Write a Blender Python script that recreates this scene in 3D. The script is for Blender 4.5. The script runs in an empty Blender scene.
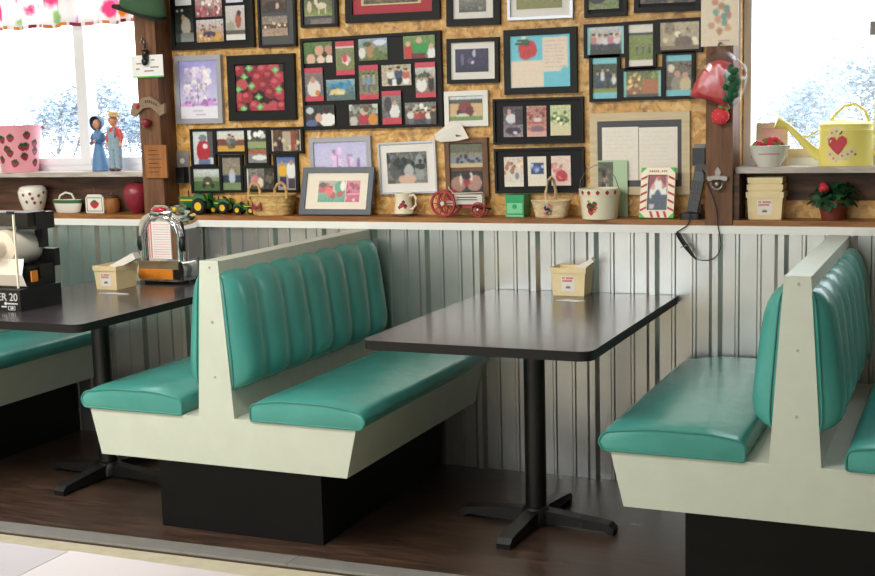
import bpy, bmesh, math, random
from mathutils import Vector, Matrix
SC = bpy.context.scene
COL = SC.collection
PI = math.pi
rnd = random.Random(7)

# ------------------------------------------------------------------ camera
FPX = 1242.16
YAW, PIT, ROL = -0.40948667, 0.13868167, 0.02626737
_f = Vector((math.sin(YAW)*math.cos(PIT), math.cos(YAW)*math.cos(PIT), -math.sin(PIT)))
_r = Vector((math.cos(YAW), -math.sin(YAW), 0))
_d = _f.cross(_r)
RGT = _r*math.cos(ROL) + _d*math.sin(ROL)
DWN = -_r*math.sin(ROL) + _d*math.cos(ROL)
FWD = _f
CAM = Vector((0, -4.70, 1.469))
cd = bpy.data.cameras.new('camera')
cam = bpy.data.objects.new('camera', cd)
COL.objects.link(cam)
m3 = Matrix((RGT, -DWN, -FWD)).transposed()
cam.matrix_world = Matrix.Translation(CAM) @ m3.to_4x4()
cd.sensor_width = 36
cd.lens = FPX/875*36
cd.clip_start = 0.05
SC.camera = cam

def ray(x, y):
    return RGT*((x-437.5)/FPX) + DWN*((y-288)/FPX) + FWD
def at(x, y, Y):                       # measured point on the vertical plane at depth Y
    d = ray(x, y); return CAM + d*((Y-CAM.y)/d.y)
def on(x, y, Z):                       # measured point on the horizontal plane at height Z
    d = ray(x, y); return CAM + d*((Z-CAM.z)/d.z)
def mpp(p):                            # metres per pixel at a point
    return (Vector(p)-CAM).dot(FWD)/FPX

# ------------------------------------------------------------------ colours and materials
def lin(c): return c/12.92 if c <= .04045 else ((c+.055)/1.055)**2.4
def hx(s):
    if len(s) == 3: s = ''.join(ch*2 for ch in s)
    return tuple(lin(int(s[i:i+2], 16)/255) for i in (0, 2, 4))
def nodes(name):
    m = bpy.data.materials.new(name); m.use_nodes = True
    nt = m.node_tree; return m, nt, nt.nodes['Principled BSDF']
def pbr(name, c, rough=.5, metal=0, coat=0, bump=0, bscale=200, var=0, vscale=8, spec=.5):
    m, nt, b = nodes(name)
    col = hx(c) if isinstance(c, str) else c
    b.inputs['Base Color'].default_value = (*col, 1)
    b.inputs['Roughness'].default_value = rough
    b.inputs['Metallic'].default_value = metal
    b.inputs['Coat Weight'].default_value = coat
    b.inputs['Coat Roughness'].default_value = .15
    b.inputs['Specular IOR Level'].default_value = spec
    tc = nt.nodes.new('ShaderNodeTexCoord')
    if bump:
        n = nt.nodes.new('ShaderNodeTexNoise'); n.inputs['Scale'].default_value = bscale
        nt.links.new(tc.outputs['Object'], n.inputs['Vector'])
        u = nt.nodes.new('ShaderNodeBump'); u.inputs['Strength'].default_value = bump; u.inputs['Distance'].default_value = .002
        nt.links.new(n.outputs['Fac'], u.inputs['Height']); nt.links.new(u.outputs['Normal'], b.inputs['Normal'])
    if var:
        n = nt.nodes.new('ShaderNodeTexNoise'); n.inputs['Scale'].default_value = vscale; n.inputs['Detail'].default_value = 5
        nt.links.new(tc.outputs['Object'], n.inputs['Vector'])
        r = nt.nodes.new('ShaderNodeValToRGB')
        r.color_ramp.elements[0].position = .3; r.color_ramp.elements[1].position = .7
        r.color_ramp.elements[0].color = (*[v*(1-var) for v in col], 1)
        r.color_ramp.elements[1].color = (*[min(1, v*(1+var)) for v in col], 1)
        nt.links.new(n.outputs['Fac'], r.inputs['Fac']); nt.links.new(r.outputs['Color'], b.inputs['Base Color'])
    return m
def ramp(nt, stops):
    r = nt.nodes.new('ShaderNodeValToRGB'); e = r.color_ramp.elements
    while len(e) < len(stops): e.new(.5)
    for i, (p, c) in enumerate(stops): e[i].position = p; e[i].color = (*hx(c), 1)
    return r
def wood(name, c1, c2, axis=0, rough=.5, scale=6, stretch=10):
    m, nt, b = nodes(name)
    tc = nt.nodes.new('ShaderNodeTexCoord'); mp = nt.nodes.new('ShaderNodeMapping')
    s = [stretch]*3; s[axis] = 1; mp.inputs['Scale'].default_value = s
    n = nt.nodes.new('ShaderNodeTexNoise'); n.inputs['Scale'].default_value = scale; n.inputs['Detail'].default_value = 6
    n.inputs['Distortion'].default_value = .6
    r = ramp(nt, [(.32, c1), (.68, c2)])
    L = nt.links.new
    L(tc.outputs['Object'], mp.inputs['Vector']); L(mp.outputs['Vector'], n.inputs['Vector'])
    L(n.outputs['Fac'], r.inputs['Fac']); L(r.outputs['Color'], b.inputs['Base Color'])
    b.inputs['Roughness'].default_value = rough
    u = nt.nodes.new('ShaderNodeBump'); u.inputs['Strength'].default_value = .15; u.inputs['Distance'].default_value = .003
    L(n.outputs['Fac'], u.inputs['Height']); L(u.outputs['Normal'], b.inputs['Normal'])
    return m
def osb_mat():
    m, nt, b = nodes('strand_board'); L = nt.links.new
    tc = nt.nodes.new('ShaderNodeTexCoord')
    nz = nt.nodes.new('ShaderNodeTexNoise'); nz.inputs['Scale'].default_value = 9; nz.inputs['Detail'].default_value = 2
    mx = nt.nodes.new('ShaderNodeMixRGB'); mx.blend_type = 'ADD'; mx.inputs['Fac'].default_value = .22
    L(tc.outputs['Object'], nz.inputs['Vector']); L(tc.outputs['Object'], mx.inputs['Color1']); L(nz.outputs['Color'], mx.inputs['Color2'])
    cols = []
    for sc, st in ((22, (1, 1, 2.6)), (26, (2.4, 1, .9))):
        mp = nt.nodes.new('ShaderNodeMapping'); mp.inputs['Scale'].default_value = st
        v = nt.nodes.new('ShaderNodeTexVoronoi'); v.inputs['Scale'].default_value = sc
        L(mx.outputs['Color'], mp.inputs['Vector']); L(mp.outputs['Vector'], v.inputs['Vector'])
        r = ramp(nt, [(0, 'b9813a'), (.35, 'd9a153'), (.7, 'e7b76a'), (1, 'f3d196')])
        sp = nt.nodes.new('ShaderNodeSeparateColor'); L(v.outputs['Color'], sp.inputs['Color']); L(sp.outputs['Red'], r.inputs['Fac'])
        cols.append(r)
    m2 = nt.nodes.new('ShaderNodeMixRGB'); m2.inputs['Fac'].default_value = .5
    L(cols[0].outputs['Color'], m2.inputs['Color1']); L(cols[1].outputs['Color'], m2.inputs['Color2'])
    n2 = nt.nodes.new('ShaderNodeTexNoise'); n2.inputs['Scale'].default_value = 30; n2.inputs['Detail'].default_value = 4
    L(tc.outputs['Object'], n2.inputs['Vector'])
    r2 = ramp(nt, [(.32, '7a4a1c'), (.5, 'ffffff')])
    L(n2.outputs['Fac'], r2.inputs['Fac'])
    m4 = nt.nodes.new('ShaderNodeMixRGB'); m4.blend_type = 'MULTIPLY'; m4.inputs['Fac'].default_value = .55
    L(m2.outputs['Color'], m4.inputs['Color1']); L(r2.outputs['Color'], m4.inputs['Color2'])
    L(m4.outputs['Color'], b.inputs['Base Color'])
    b.inputs['Roughness'].default_value = .45
    return m
def floor_mat():
    m, nt, b = nodes('dark_plank_floor'); L = nt.links.new
    tc = nt.nodes.new('ShaderNodeTexCoord')
    br = nt.nodes.new('ShaderNodeTexBrick'); br.offset = .37; br.inputs['Scale'].default_value = 1
    br.inputs['Brick Width'].default_value = 1.2; br.inputs['Row Height'].default_value = .19
    br.inputs['Mortar Size'].default_value = .002
    br.inputs['Color1'].default_value = (*hx('34261f'), 1); br.inputs['Color2'].default_value = (*hx('402f26'), 1); br.inputs['Mortar'].default_value = (*hx('1c1310'), 1)
    mp = nt.nodes.new('ShaderNodeMapping'); mp.inputs['Scale'].default_value = (1.2, 14, 1)
    n = nt.nodes.new('ShaderNodeTexNoise'); n.inputs['Scale'].default_value = 4; n.inputs['Detail'].default_value = 7; n.inputs['Distortion'].default_value = .7
    r = ramp(nt, [(.3, '271d19'), (.5, '47362c'), (.72, '6b5244')])
    mx = nt.nodes.new('ShaderNodeMixRGB'); mx.inputs['Fac'].default_value = .55
    L(tc.outputs['Object'], br.inputs['Vector']); L(tc.outputs['Object'], mp.inputs['Vector']); L(mp.outputs['Vector'], n.inputs['Vector'])
    L(n.outputs['Fac'], r.inputs['Fac']); L(br.outputs['Color'], mx.inputs['Color1']); L(r.outputs['Color'], mx.inputs['Color2'])
    L(mx.outputs['Color'], b.inputs['Base Color'])
    rr = nt.nodes.new('ShaderNodeMapRange'); rr.inputs['To Min'].default_value = .22; rr.inputs['To Max'].default_value = .42
    L(n.outputs['Fac'], rr.inputs['Value']); L(rr.outputs['Result'], b.inputs['Roughness'])
    u = nt.nodes.new('ShaderNodeBump'); u.inputs['Strength'].default_value = .12; u.inputs['Distance'].default_value = .003
    L(n.outputs['Fac'], u.inputs['Height']); L(u.outputs['Normal'], b.inputs['Normal'])
    return m
def vinyl_mat():
    m, nt, b = nodes('teal_vinyl'); L = nt.links.new
    tc = nt.nodes.new('ShaderNodeTexCoord')
    n = nt.nodes.new('ShaderNodeTexNoise'); n.inputs['Scale'].default_value = 5; n.inputs['Detail'].default_value = 4
    r = ramp(nt, [(.3, '3f8c85'), (.7, '4a9890')])
    L(tc.outputs['Object'], n.inputs['Vector']); L(n.outputs['Fac'], r.inputs['Fac']); L(r.outputs['Color'], b.inputs['Base Color'])
    n2 = nt.nodes.new('ShaderNodeTexNoise'); n2.inputs['Scale'].default_value = 9; n2.inputs['Detail'].default_value = 2
    n3 = nt.nodes.new('ShaderNodeTexNoise'); n3.inputs['Scale'].default_value = 420
    L(tc.outputs['Object'], n2.inputs['Vector']); L(tc.outputs['Object'], n3.inputs['Vector'])
    u = nt.nodes.new('ShaderNodeBump'); u.inputs['Strength'].default_value = .35; u.inputs['Distance'].default_value = .012
    u2 = nt.nodes.new('ShaderNodeBump'); u2.inputs['Strength'].default_value = .1; u2.inputs['Distance'].default_value = .001
    L(n2.outputs['Fac'], u.inputs['Height']); L(n3.outputs['Fac'], u2.inputs['Height'])
    L(u.outputs['Normal'], u2.inputs['Normal']); L(u2.outputs['Normal'], b.inputs['Normal'])
    b.inputs['Roughness'].default_value = .27
    return m
def metal_mat():
    m, nt, b = nodes('galvanised_sheet'); L = nt.links.new
    tc = nt.nodes.new('ShaderNodeTexCoord')
    n = nt.nodes.new('ShaderNodeTexNoise'); n.inputs['Scale'].default_value = 3; n.inputs['Detail'].default_value = 6
    r = ramp(nt, [(.35, 'bdbcba'), (.65, 'd0cdc8')])
    L(tc.outputs['Object'], n.inputs['Vector']); L(n.outputs['Fac'], r.inputs['Fac']); L(r.outputs['Color'], b.inputs['Base Color'])
    b.inputs['Metallic'].default_value = .9; b.inputs['Roughness'].default_value = .30
    return m
def glass_mat(name, tint='ffffff', gl=.06, rough=.02):
    m = bpy.data.materials.new(name); m.use_nodes = True; nt = m.node_tree; L = nt.links.new
    for n in list(nt.nodes):
        if n.type != 'OUTPUT_MATERIAL': nt.nodes.remove(n)
    out = nt.nodes['Material Output']
    t = nt.nodes.new('ShaderNodeBsdfTransparent'); t.inputs['Color'].default_value = (*hx(tint), 1)
    g = nt.nodes.new('ShaderNodeBsdfGlossy'); g.inputs['Roughness'].default_value = rough
    x = nt.nodes.new('ShaderNodeMixShader'); x.inputs['Fac'].default_value = gl
    L(t.outputs[0], x.inputs[1]); L(g.outputs[0], x.inputs[2]); L(x.outputs[0], out.inputs['Surface'])
    return m
def print_mat():
    m, nt, b = nodes('printed_picture')
    a = nt.nodes.new('ShaderNodeAttribute'); a.attribute_name = 'Col'
    nt.links.new(a.outputs['Color'], b.inputs['Base Color']); b.inputs['Roughness'].default_value = .35
    return m
def curtain_mat():
    m = bpy.data.materials.new('floral_curtain'); m.use_nodes = True; nt = m.node_tree; L = nt.links.new
    b = nt.nodes['Principled BSDF']; out = nt.nodes['Material Output']
    tc = nt.nodes.new('ShaderNodeTexCoord')
    v = nt.nodes.new('ShaderNodeTexVoronoi'); v.inputs['Scale'].default_value = 9
    L(tc.outputs['Object'], v.inputs['Vector'])
    sp = nt.nodes.new('ShaderNodeSeparateColor'); L(v.outputs['Color'], sp.inputs['Color'])
    r = ramp(nt, [(0, 'e65ad0'), (.3, 'f2a23c'), (.42, 'fdf6f6'), (.62, 'fdf6f6'), (.66, 'f06aa8'), (.85, 'b9d4a0'), (1, 'f7a0d8')])
    r.color_ramp.interpolation = 'CONSTANT'
    L(sp.outputs['Red'], r.inputs['Fac'])
    n = nt.nodes.new('ShaderNodeTexNoise'); n.inputs['Scale'].default_value = 40; L(tc.outputs['Object'], n.inputs['Vector'])
    ad = nt.nodes.new('ShaderNodeMath'); ad.operation = 'ADD'
    mu = nt.nodes.new('ShaderNodeMath'); mu.operation = 'MULTIPLY'; mu.inputs[1].default_value = .35
    L(n.outputs['Fac'], mu.inputs[0]); L(v.outputs['Distance'], ad.inputs[0]); L(mu.outputs[0], ad.inputs[1])
    r2 = ramp(nt, [(.46, '000000'), (.62, 'ffffff')]); L(ad.outputs[0], r2.inputs['Fac'])
    mx = nt.nodes.new('ShaderNodeMixRGB'); L(r2.outputs['Color'], mx.inputs['Fac']); L(r.outputs['Color'], mx.inputs['Color1'])
    mx.inputs['Color2'].default_value = (*hx('fdf8f8'), 1)
    L(mx.outputs['Color'], b.inputs['Base Color']); b.inputs['Roughness'].default_value = .9
    t = nt.nodes.new('ShaderNodeBsdfTranslucent'); L(mx.outputs['Color'], t.inputs['Color'])
    x = nt.nodes.new('ShaderNodeMixShader'); x.inputs['Fac'].default_value = .45
    L(b.outputs[0], x.inputs[1]); L(t.outputs[0], x.inputs[2]); L(x.outputs[0], out.inputs['Surface'])
    return m

M = dict(
    osb=osb_mat(), floor=floor_mat(), vinyl=vinyl_mat(), metal=metal_mat(), print=print_mat(), curtain=curtain_mat(),
    piping=pbr('teal_piping', '2f7c73', .4),
    laminate=pbr('cream_laminate', 'bcc2b6', .42, bump=.08, bscale=120, var=.03, vscale=14),
    plinth=pbr('black_plinth', '080606', .6, var=.2, spec=.25),
    tabletop=pbr('charcoal_laminate', '3d383d', .22, coat=.2, var=.06, vscale=30),
    tabedge=pbr('black_edge', '120f10', .6, spec=.3),
    iron=pbr('black_iron', '141314', .42, bump=.05),
    screw=pbr('screw_steel', 'a39f90', .5, .3),
    white=pbr('white_paint', 'f0efec', .5, var=.02),
    vinylframe=pbr('white_vinyl', 'e9e9ee', .4),
    shelf=wood('shelf_pine', '7a4a1e', 'a8713a', 0, .45),
    post=wood('post_timber', '5a3822', '82573a', 2, .6, 5, 12),
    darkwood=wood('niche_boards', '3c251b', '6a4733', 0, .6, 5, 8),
    sill=wood('sill_board', '9c9088', 'cfc6bf', 0, .5, 5, 10),
    sillrail=pbr('cream_rail', 'cbb89a', .5),
    plaster=pbr('cream_plaster', 'd8d2c2', .8),
    ceil=pbr('white_ceiling', 'e6e4de', .85),
    tanfloor=pbr('tan_concrete', 'b3ac97', .7, var=.08, vscale=20, bump=.1),
    nosing=pbr('brushed_nosing', '8d8c89', .45, .3, var=.08, vscale=10),
    riser=pbr('brown_riser', '3d2a1f', .7),
    black=pbr('black_frame', '0b0b0d', .5, var=.1, spec=.3),
    matblack=pbr('black_mat_board', '121214', .6, spec=.3),
    matgrey=pbr('grey_mat_board', '55555a', .6),
    matwhite=pbr('white_mat_board', 'eeeae6', .6),
    matcream=pbr('cream_mat_board', 'ece2d2', .6),
    matred=pbr('red_mat_board', 'b83a4a', .6),
    slate=pbr('slate_frame', '3e4a58', .4),
    silver=pbr('silver_frame', 'b9bcc4', .3, .6),
    lilacgrey=pbr('lilac_grey_frame', 'a9a9b4', .4, .2),
    whiteframe=pbr('white_frame', 'efece8', .4),
    brownframe=wood('brown_frame', '5c3c24', '7d563a', 2, .5),
    creamframe=wood('pale_wood_frame', 'd3bd98', 'e2cfae', 0, .5),
    paper=pbr('paper', 'efe9e2', .8),
    whitepaper=pbr('bright_paper', 'f4f2f2', .7),
    berrybox=pbr('cream_carton', 'f0dcac', .6, var=.05, vscale=20),
    red=pbr('red_print', 'c22f3a', .5),
    softred=pbr('faded_red_print', 'd9827e', .6),
    darkred=pbr('dark_berry', '8f2638', .35, coat=.3),
    green=pbr('leaf_green', '2f6a35', .5),
    dgreen=pbr('deep_leaf', '1f4a2a', .5, var=.2, vscale=30),
    tgreen=pbr('tractor_green', '1f6b35', .3, coat=.3),
    yellow=pbr('hub_yellow', 'e8c424', .35),
    tyre=pbr('tyre_rubber', '17171a', .7),
    wicker=wood('wicker', 'b58a4e', 'dcb878', 0, .7, 30, 2),
    palewicker=wood('pale_wicker', 'c9ad82', 'e6d2ae', 0, .7, 30, 2),
    china=pbr('white_china', 'ece8df', .2, coat=.3),
    enamel=pbr('cream_enamel', 'efe6cc', .3, coat=.2),
    pink=pbr('pink_bucket', 'e79aa6', .4),
    canyellow=pbr('yellow_tin', 'f0e27c', .35, coat=.1),
    terra=pbr('red_clay', '7c3428', .6),
    tingreen=pbr('bright_green_tin', '23a564', .35),
    tinlight=pbr('pale_green_panel', '7cd3a0', .4),
    chrome=pbr('chrome', 'd8d8da', .08, 1),
    orange=pbr('orange_plastic', 'e08a2c', .4),
    blackplastic=pbr('black_plastic', '131315', .35),
    greyplastic=pbr('grey_plastic', '8c8a86', .5),
    castiron=pbr('cast_metal', '8b837c', .35, .8),
    skin=pbr('painted_skin', 'd99b7c', .5),
    blue=pbr('painted_blue', '5b86b4', .5, var=.1, vscale=60),
    dblue=pbr('painted_dark_blue', '3b5f8c', .5),
    denim=pbr('painted_denim', '8fa6b8', .6, var=.15, vscale=80),
    straw=pbr('painted_straw', 'c9a878', .6),
    shirt=pbr('painted_red_shirt', 'd2564e', .5),
    brownshoe=pbr('painted_shoe', '7a5038', .6),
    cap=pbr('green_cloth', '3c5c42', .9, bump=.3, bscale=300),
    capdark=pbr('dark_knit', '23271f', .9, bump=.3, bscale=200),
    stone=pbr('carved_plaque', '8d7762', .7, var=.15, vscale=60),
    plaquewood=wood('plaque_wood', '8a5428', 'a86c38', 2, .6),
    plush=pbr('red_plush', 'e23c48', .7, bump=.3, bscale=90, var=.1, vscale=40),
    plushgreen=pbr('green_plush', '1f5a38', .8, bump=.3, bscale=90),
    leafbright=pbr('bright_leaf', '4fc254', .5),
    glass=glass_mat('window_glass', 'f6fafc', .05),
    clear=glass_mat('clear_plastic', 'f8fafc', .14, .2),
    acrylic=glass_mat('clear_acrylic', 'fbf8f4', .05, .05),
    acrylicedge=pbr('acrylic_edge', 'e6e0cc', .3),
    bark=pbr('grey_bark', '7c7872', .9),
    foliage=pbr('hazed_foliage', '8f9cac', .8, var=.3, vscale=3),  # pale blue-grey puts the overexposed veil of haze into the leaf colour
    ground=pbr('pale_ground', 'c4c6c8', .9),
    greytop=pbr('grey_table_laminate', '99949b', .3),
    whitetop=pbr('white_table_laminate', 'b2acb0', .35),
    cordgrey=pbr('dark_cord', '2c2a2c', .5),
    redtoy=pbr('red_toy_paint', 'b02a36', .4),
    whitetoy=pbr('white_toy_paint', 'd9d6cc', .45),
    lettergrey=pbr('pale_lettering', 'd0d0d0', .5),
    faintgrey=pbr('faint_ink', '9a8f8c', .7),
    darkink=pbr('dark_ink', '3a3030', .6),
    petal=pbr('cream_petal', 'e6d9b0', .5),
    cardgreen=pbr('mint_card', 'b9d3b4', .6),
    blush=pbr('pink_card', 'e3b6b0', .6),
    dome=pbr('red_display', 'c02436', .2, coat=.5),
)

# ------------------------------------------------------------------ mesh helpers
class MB:
    def __init__(s): s.bm = bmesh.new(); s.mi = 0; s.M = Matrix()
    def add(s, vs, fs, mi=None):
        v = [s.bm.verts.new(s.M @ Vector(p)) for p in vs]; out = []
        for f in fs:
            try: fc = s.bm.faces.new([v[i] for i in f])
            except ValueError: continue
            fc.material_index = s.mi if mi is None else mi; out.append(fc)
        return v, out
    def bev(s, faces, w, seg=2):
        if w <= 0: return
        es = [e for e in {e for f in faces for e in f.edges} if len(e.link_faces) == 2 and e.calc_face_angle(0) > .5]
        r = bmesh.ops.bevel(s.bm, geom=es, offset=w, segments=seg, affect='EDGES', profile=.5, clamp_overlap=True)
    def box(s, x0, x1, y0, y1, z0, z1, b=0, seg=2, mi=None):
        vs = [(x, y, z) for z in (z0, z1) for y in (y0, y1) for x in (x0, x1)]
        _, f = s.add(vs, [(0, 2, 3, 1), (4, 5, 7, 6), (0, 1, 5, 4), (2, 6, 7, 3), (0, 4, 6, 2), (1, 3, 7, 5)], mi)
        s.bev(f, b, seg)
    def prism(s, pts, a, b, ax='y', bev=0, seg=2, mi=None, pts2=None):
        n = len(pts); q = pts2 or pts
        def P(p, t): return (p[0], t, p[1]) if ax == 'y' else ((t, p[0], p[1]) if ax == 'x' else (p[0], p[1], t))
        vs = [P(p, a) for p in pts] + [P(p, b) for p in q]
        fs = [tuple(range(n)), tuple(range(2*n-1, n-1, -1))] + [(i, (i+1) % n, n+(i+1) % n, n+i) for i in range(n)]
        _, f = s.add(vs, fs, mi); s.bev(f, bev, seg)
    def lathe(s, prof, n=24, c=(0, 0, 0), sx=1, sy=1, mi=None, cap=True):
        vs, fs = [], []
        for r, z in prof:
            for k in range(n):
                t = 2*PI*k/n; vs.append((c[0]+r*sx*math.cos(t), c[1]+r*sy*math.sin(t), c[2]+z))
        for i in range(len(prof)-1):
            for k in range(n):
                a, b2 = i*n+k, i*n+(k+1) % n; fs.append((a, b2, b2+n, a+n))
        if cap:
            fs.append(tuple(range(n-1, -1, -1))); fs.append(tuple((len(prof)-1)*n+k for k in range(n)))
        s.add(vs, fs, mi)
    def tube(s, pts, r, n=8, closed=False, mi=None):
        pts = [Vector(p) for p in pts]; N = len(pts); vs = []; up = Vector((.13, .31, .94))
        for i, p in enumerate(pts):
            a = pts[i-1] if (i or closed) else p; b = pts[(i+1) % N] if (i < N-1 or closed) else p
            t = (b-a).normalized(); u = t.cross(up)
            if u.length < 1e-4: u = t.cross(Vector((1, 0, 0)))
            u.normalize(); w = t.cross(u); rr = r[i] if isinstance(r, (list, tuple)) else r
            for k in range(n):
                g = 2*PI*k/n; vs.append(p+u*(rr*math.cos(g))+w*(rr*math.sin(g)))
        fs = [(i*n+k, i*n+(k+1) % n, ((i+1) % N)*n+(k+1) % n, ((i+1) % N)*n+k) for i in range(N if closed else N-1) for k in range(n)]
        if not closed: fs += [tuple(range(n-1, -1, -1)), tuple((N-1)*n+k for k in range(n))]
        s.add(vs, fs, mi)
    def ball(s, c, rx, ry=None, rz=None, n=14, mi=None):
        ry = rx if ry is None else ry; rz = rx if rz is None else rz
        m = n//2; prof = [(max(1e-4, math.sin(PI*i/m)), -math.cos(PI*i/m)) for i in range(m+1)]
        vs, fs = [], []
        for r, z in prof:
            for k in range(n):
                t = 2*PI*k/n; vs.append((c[0]+r*rx*math.cos(t), c[1]+r*ry*math.sin(t), c[2]+z*rz))
        for i in range(m):
            for k in range(n):
                a, b2 = i*n+k, i*n+(k+1) % n; fs.append((a, b2, b2+n, a+n))
        s.add(vs, fs, mi)
    def disc(s, c, r, ax='y', t=.002, n=20, mi=None, r2=None):
        pts = [(r*math.cos(2*PI*k/n), (r2 or r)*math.sin(2*PI*k/n)) for k in range(n)]
        if ax == 'y': s.prism([(c[0]+a, c[2]+b) for a, b in pts], c[1]-t/2, c[1]+t/2, 'y', mi=mi)
        elif ax == 'x': s.prism([(c[1]+a, c[2]+b) for a, b in pts], c[0]-t/2, c[0]+t/2, 'x', mi=mi)
        else: s.prism([(c[0]+a, c[1]+b) for a, b in pts], c[2]-t/2, c[2]+t/2, 'z', mi=mi)
    def ring(s, x0, x1, z0, z1, w, y0, y1, bev=.002, mi=None):
        # mitred picture-frame ring in XZ
        o = [(x0, z0), (x1, z0), (x1, z1), (x0, z1)]; i = [(x0+w, z0+w), (x1-w, z0+w), (x1-w, z1-w), (x0+w, z1-w)]
        vs = [(p[0], y, p[1]) for y in (y0, y1) for q in (o, i) for p in q]; fs = []
        for k in range(4):
            j = (k+1) % 4
            fs += [(k, j, 4+j, 4+k), (8+j, 8+k, 12+k, 12+j), (k, 8+k, 8+j, j), (4+j, 12+j, 12+k, 4+k)]
        _, f = s.add(vs, fs, mi); s.bev(f, bev, 2)
    def build(s, name, mat, parent=None, smooth=.6, loc=None):
        bmesh.ops.recalc_face_normals(s.bm, faces=s.bm.faces)
        me = bpy.data.meshes.new(name); s.bm.to_mesh(me); s.bm.free()
        for mm in (mat if isinstance(mat, (list, tuple)) else [mat]): me.materials.append(M[mm] if isinstance(mm, str) else mm)
        if smooth:
            me.polygons.foreach_set('use_smooth', [True]*len(me.polygons)); me.set_sharp_from_angle(angle=smooth)
        o = bpy.data.objects.new(name, me); COL.objects.link(o)
        if parent: o.parent = parent
        if loc is not None: o.location = loc
        return o
def tag(o, label=None, cat=None, group=None, kind=None):
    for k, v in (('label', label), ('category', cat), ('group', group), ('kind', kind)):
        if v: o[k] = v
    return o
def thing(name, label, cat, loc=(0, 0, 0), rz=0, group=None):
    o = bpy.data.objects.new(name, None); o.empty_display_size = .05; COL.objects.link(o)
    o.location = loc; o.rotation_euler = (0, 0, rz)
    return tag(o, label, cat, group)
def dup(root, loc, label=None):
    r = root.copy(); COL.objects.link(r); r.location = loc
    if label: r['label'] = label
    for ch in list(root.children):
        c = ch.copy(); COL.objects.link(c); c.parent = r
        for g in ch.children:
            d = g.copy(); COL.objects.link(d); d.parent = c
    return r
def struct(name, mb, mat, smooth=0, parent=None):
    o = mb.build(name, mat, parent, smooth)
    if not parent: o['kind'] = 'structure'
    return o
def rot(axis, a): return Matrix.Rotation(a, 4, axis)
def tr(x, y, z): return Matrix.Translation((x, y, z))

# ------------------------------------------------------------------ picture painter (printed pictures, coloured per cell)
def rgb(s):
    if len(s) == 3: s = ''.join(c*2 for c in s)
    return [int(s[i:i+2], 16)/255 for i in (0, 2, 4)]
def paint(ops, nx, ny, seed=1):
    rn = random.Random(seed)
    cv = [[[.5, .5, .5] for _ in range(nx)] for _ in range(ny)]
    tk = ops.split(); i = 0
    def ell(cx, cy, rx, ry, c):
        for y in range(ny):
            for x in range(nx):
                u = (x+.5)/nx*100; v = (y+.5)/ny*100
                if ((u-cx)/rx)**2+((v-cy)/ry)**2 <= 1: cv[y][x] = list(c)
    while i < len(tk):
        o = tk[i]; i += 1
        if o == 'G':
            a, b = rgb(tk[i]), rgb(tk[i+1]); i += 2
            for y in range(ny):
                t = y/max(1, ny-1)
                for x in range(nx): cv[y][x] = [a[k]*(1-t)+b[k]*t for k in range(3)]
        elif o == 'R':
            x0, y0, x1, y1 = map(float, tk[i:i+4]); c = rgb(tk[i+4]); i += 5
            for y in range(ny):
                for x in range(nx):
                    u = (x+.5)/nx*100; v = (y+.5)/ny*100
                    if x0 <= u <= x1 and y0 <= v <= y1: cv[y][x] = list(c)
        elif o == 'E':
            cx, cy, rx, ry = map(float, tk[i:i+4]); ell(cx, cy, rx, ry, rgb(tk[i+4])); i += 5
        elif o == 'P':                    # a small standing figure: x, foot y, height, shirt, trousers
            x, y, h = map(float, tk[i:i+3]); s_, p_ = rgb(tk[i+3]), rgb(tk[i+4]); i += 5
            w = h*.17
            ell(x, y-h*.25, w*.8, h*.27, p_); ell(x, y-h*.6, w, h*.24, s_); ell(x, y-h*.88, w*.55, h*.12, rgb('d8ac92')); ell(x, y-h*.96, w*.5, h*.06, rgb('3a2a24'))
        elif o == 'N':
            a = float(tk[i])/100; i += 1
            for y in range(ny):
                for x in range(nx):
                    q = rn.uniform(-a, a)
                    cv[y][x] = [min(1, max(0, v+q+rn.uniform(-a, a)*.3)) for v in cv[y][x]]
        elif o == 'S':                    # scatter n blobs of size r within x0..y1 of colour
            n = int(tk[i]); r = float(tk[i+1]); x0, y0, x1, y1 = map(float, tk[i+2:i+6]); c = rgb(tk[i+6]); i += 7
            for _ in range(n):
                q = rn.uniform(.75, 1.25); ell(rn.uniform(x0, x1), rn.uniform(y0, y1), r*q, r*q*nx/ny, [min(1, v*q) for v in c])
        elif o == 'L':                    # ruled handwriting lines
            x0, y0, x1, y1 = map(float, tk[i:i+4]); n = int(tk[i+4]); c = rgb(tk[i+5]); i += 6
            for k in range(n):
                yy = y0+(y1-y0)*(k+.5)/n; row = min(ny-1, int(yy/100*ny)); e = rn.uniform(.75, 1)
                for x in range(nx):
                    u = (x+.5)/nx*100
                    if x0 <= u <= x0+(x1-x0)*e and rn.random() < .8: cv[row][x] = [cv[row][x][j]*.4+c[j]*.6 for j in range(3)]
    for r in cv:
        for c in r:
            q = rn.uniform(-.07, .07)
            for k in range(3): c[k] = min(1, max(0, c[k]+q*(1.12-c[k])+rn.uniform(-.02, .02)))
    out = []
    for y in range(ny):
        row = []
        for x in range(nx):
            nb = [cv[max(0, y-1)][x], cv[min(ny-1, y+1)][x], cv[y][max(0, x-1)], cv[y][min(nx-1, x+1)]]
            row.append([(cv[y][x][k]*3.2+sum(n[k] for n in nb))/7.2 for k in range(3)])
        out.append(row)
    return out
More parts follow.
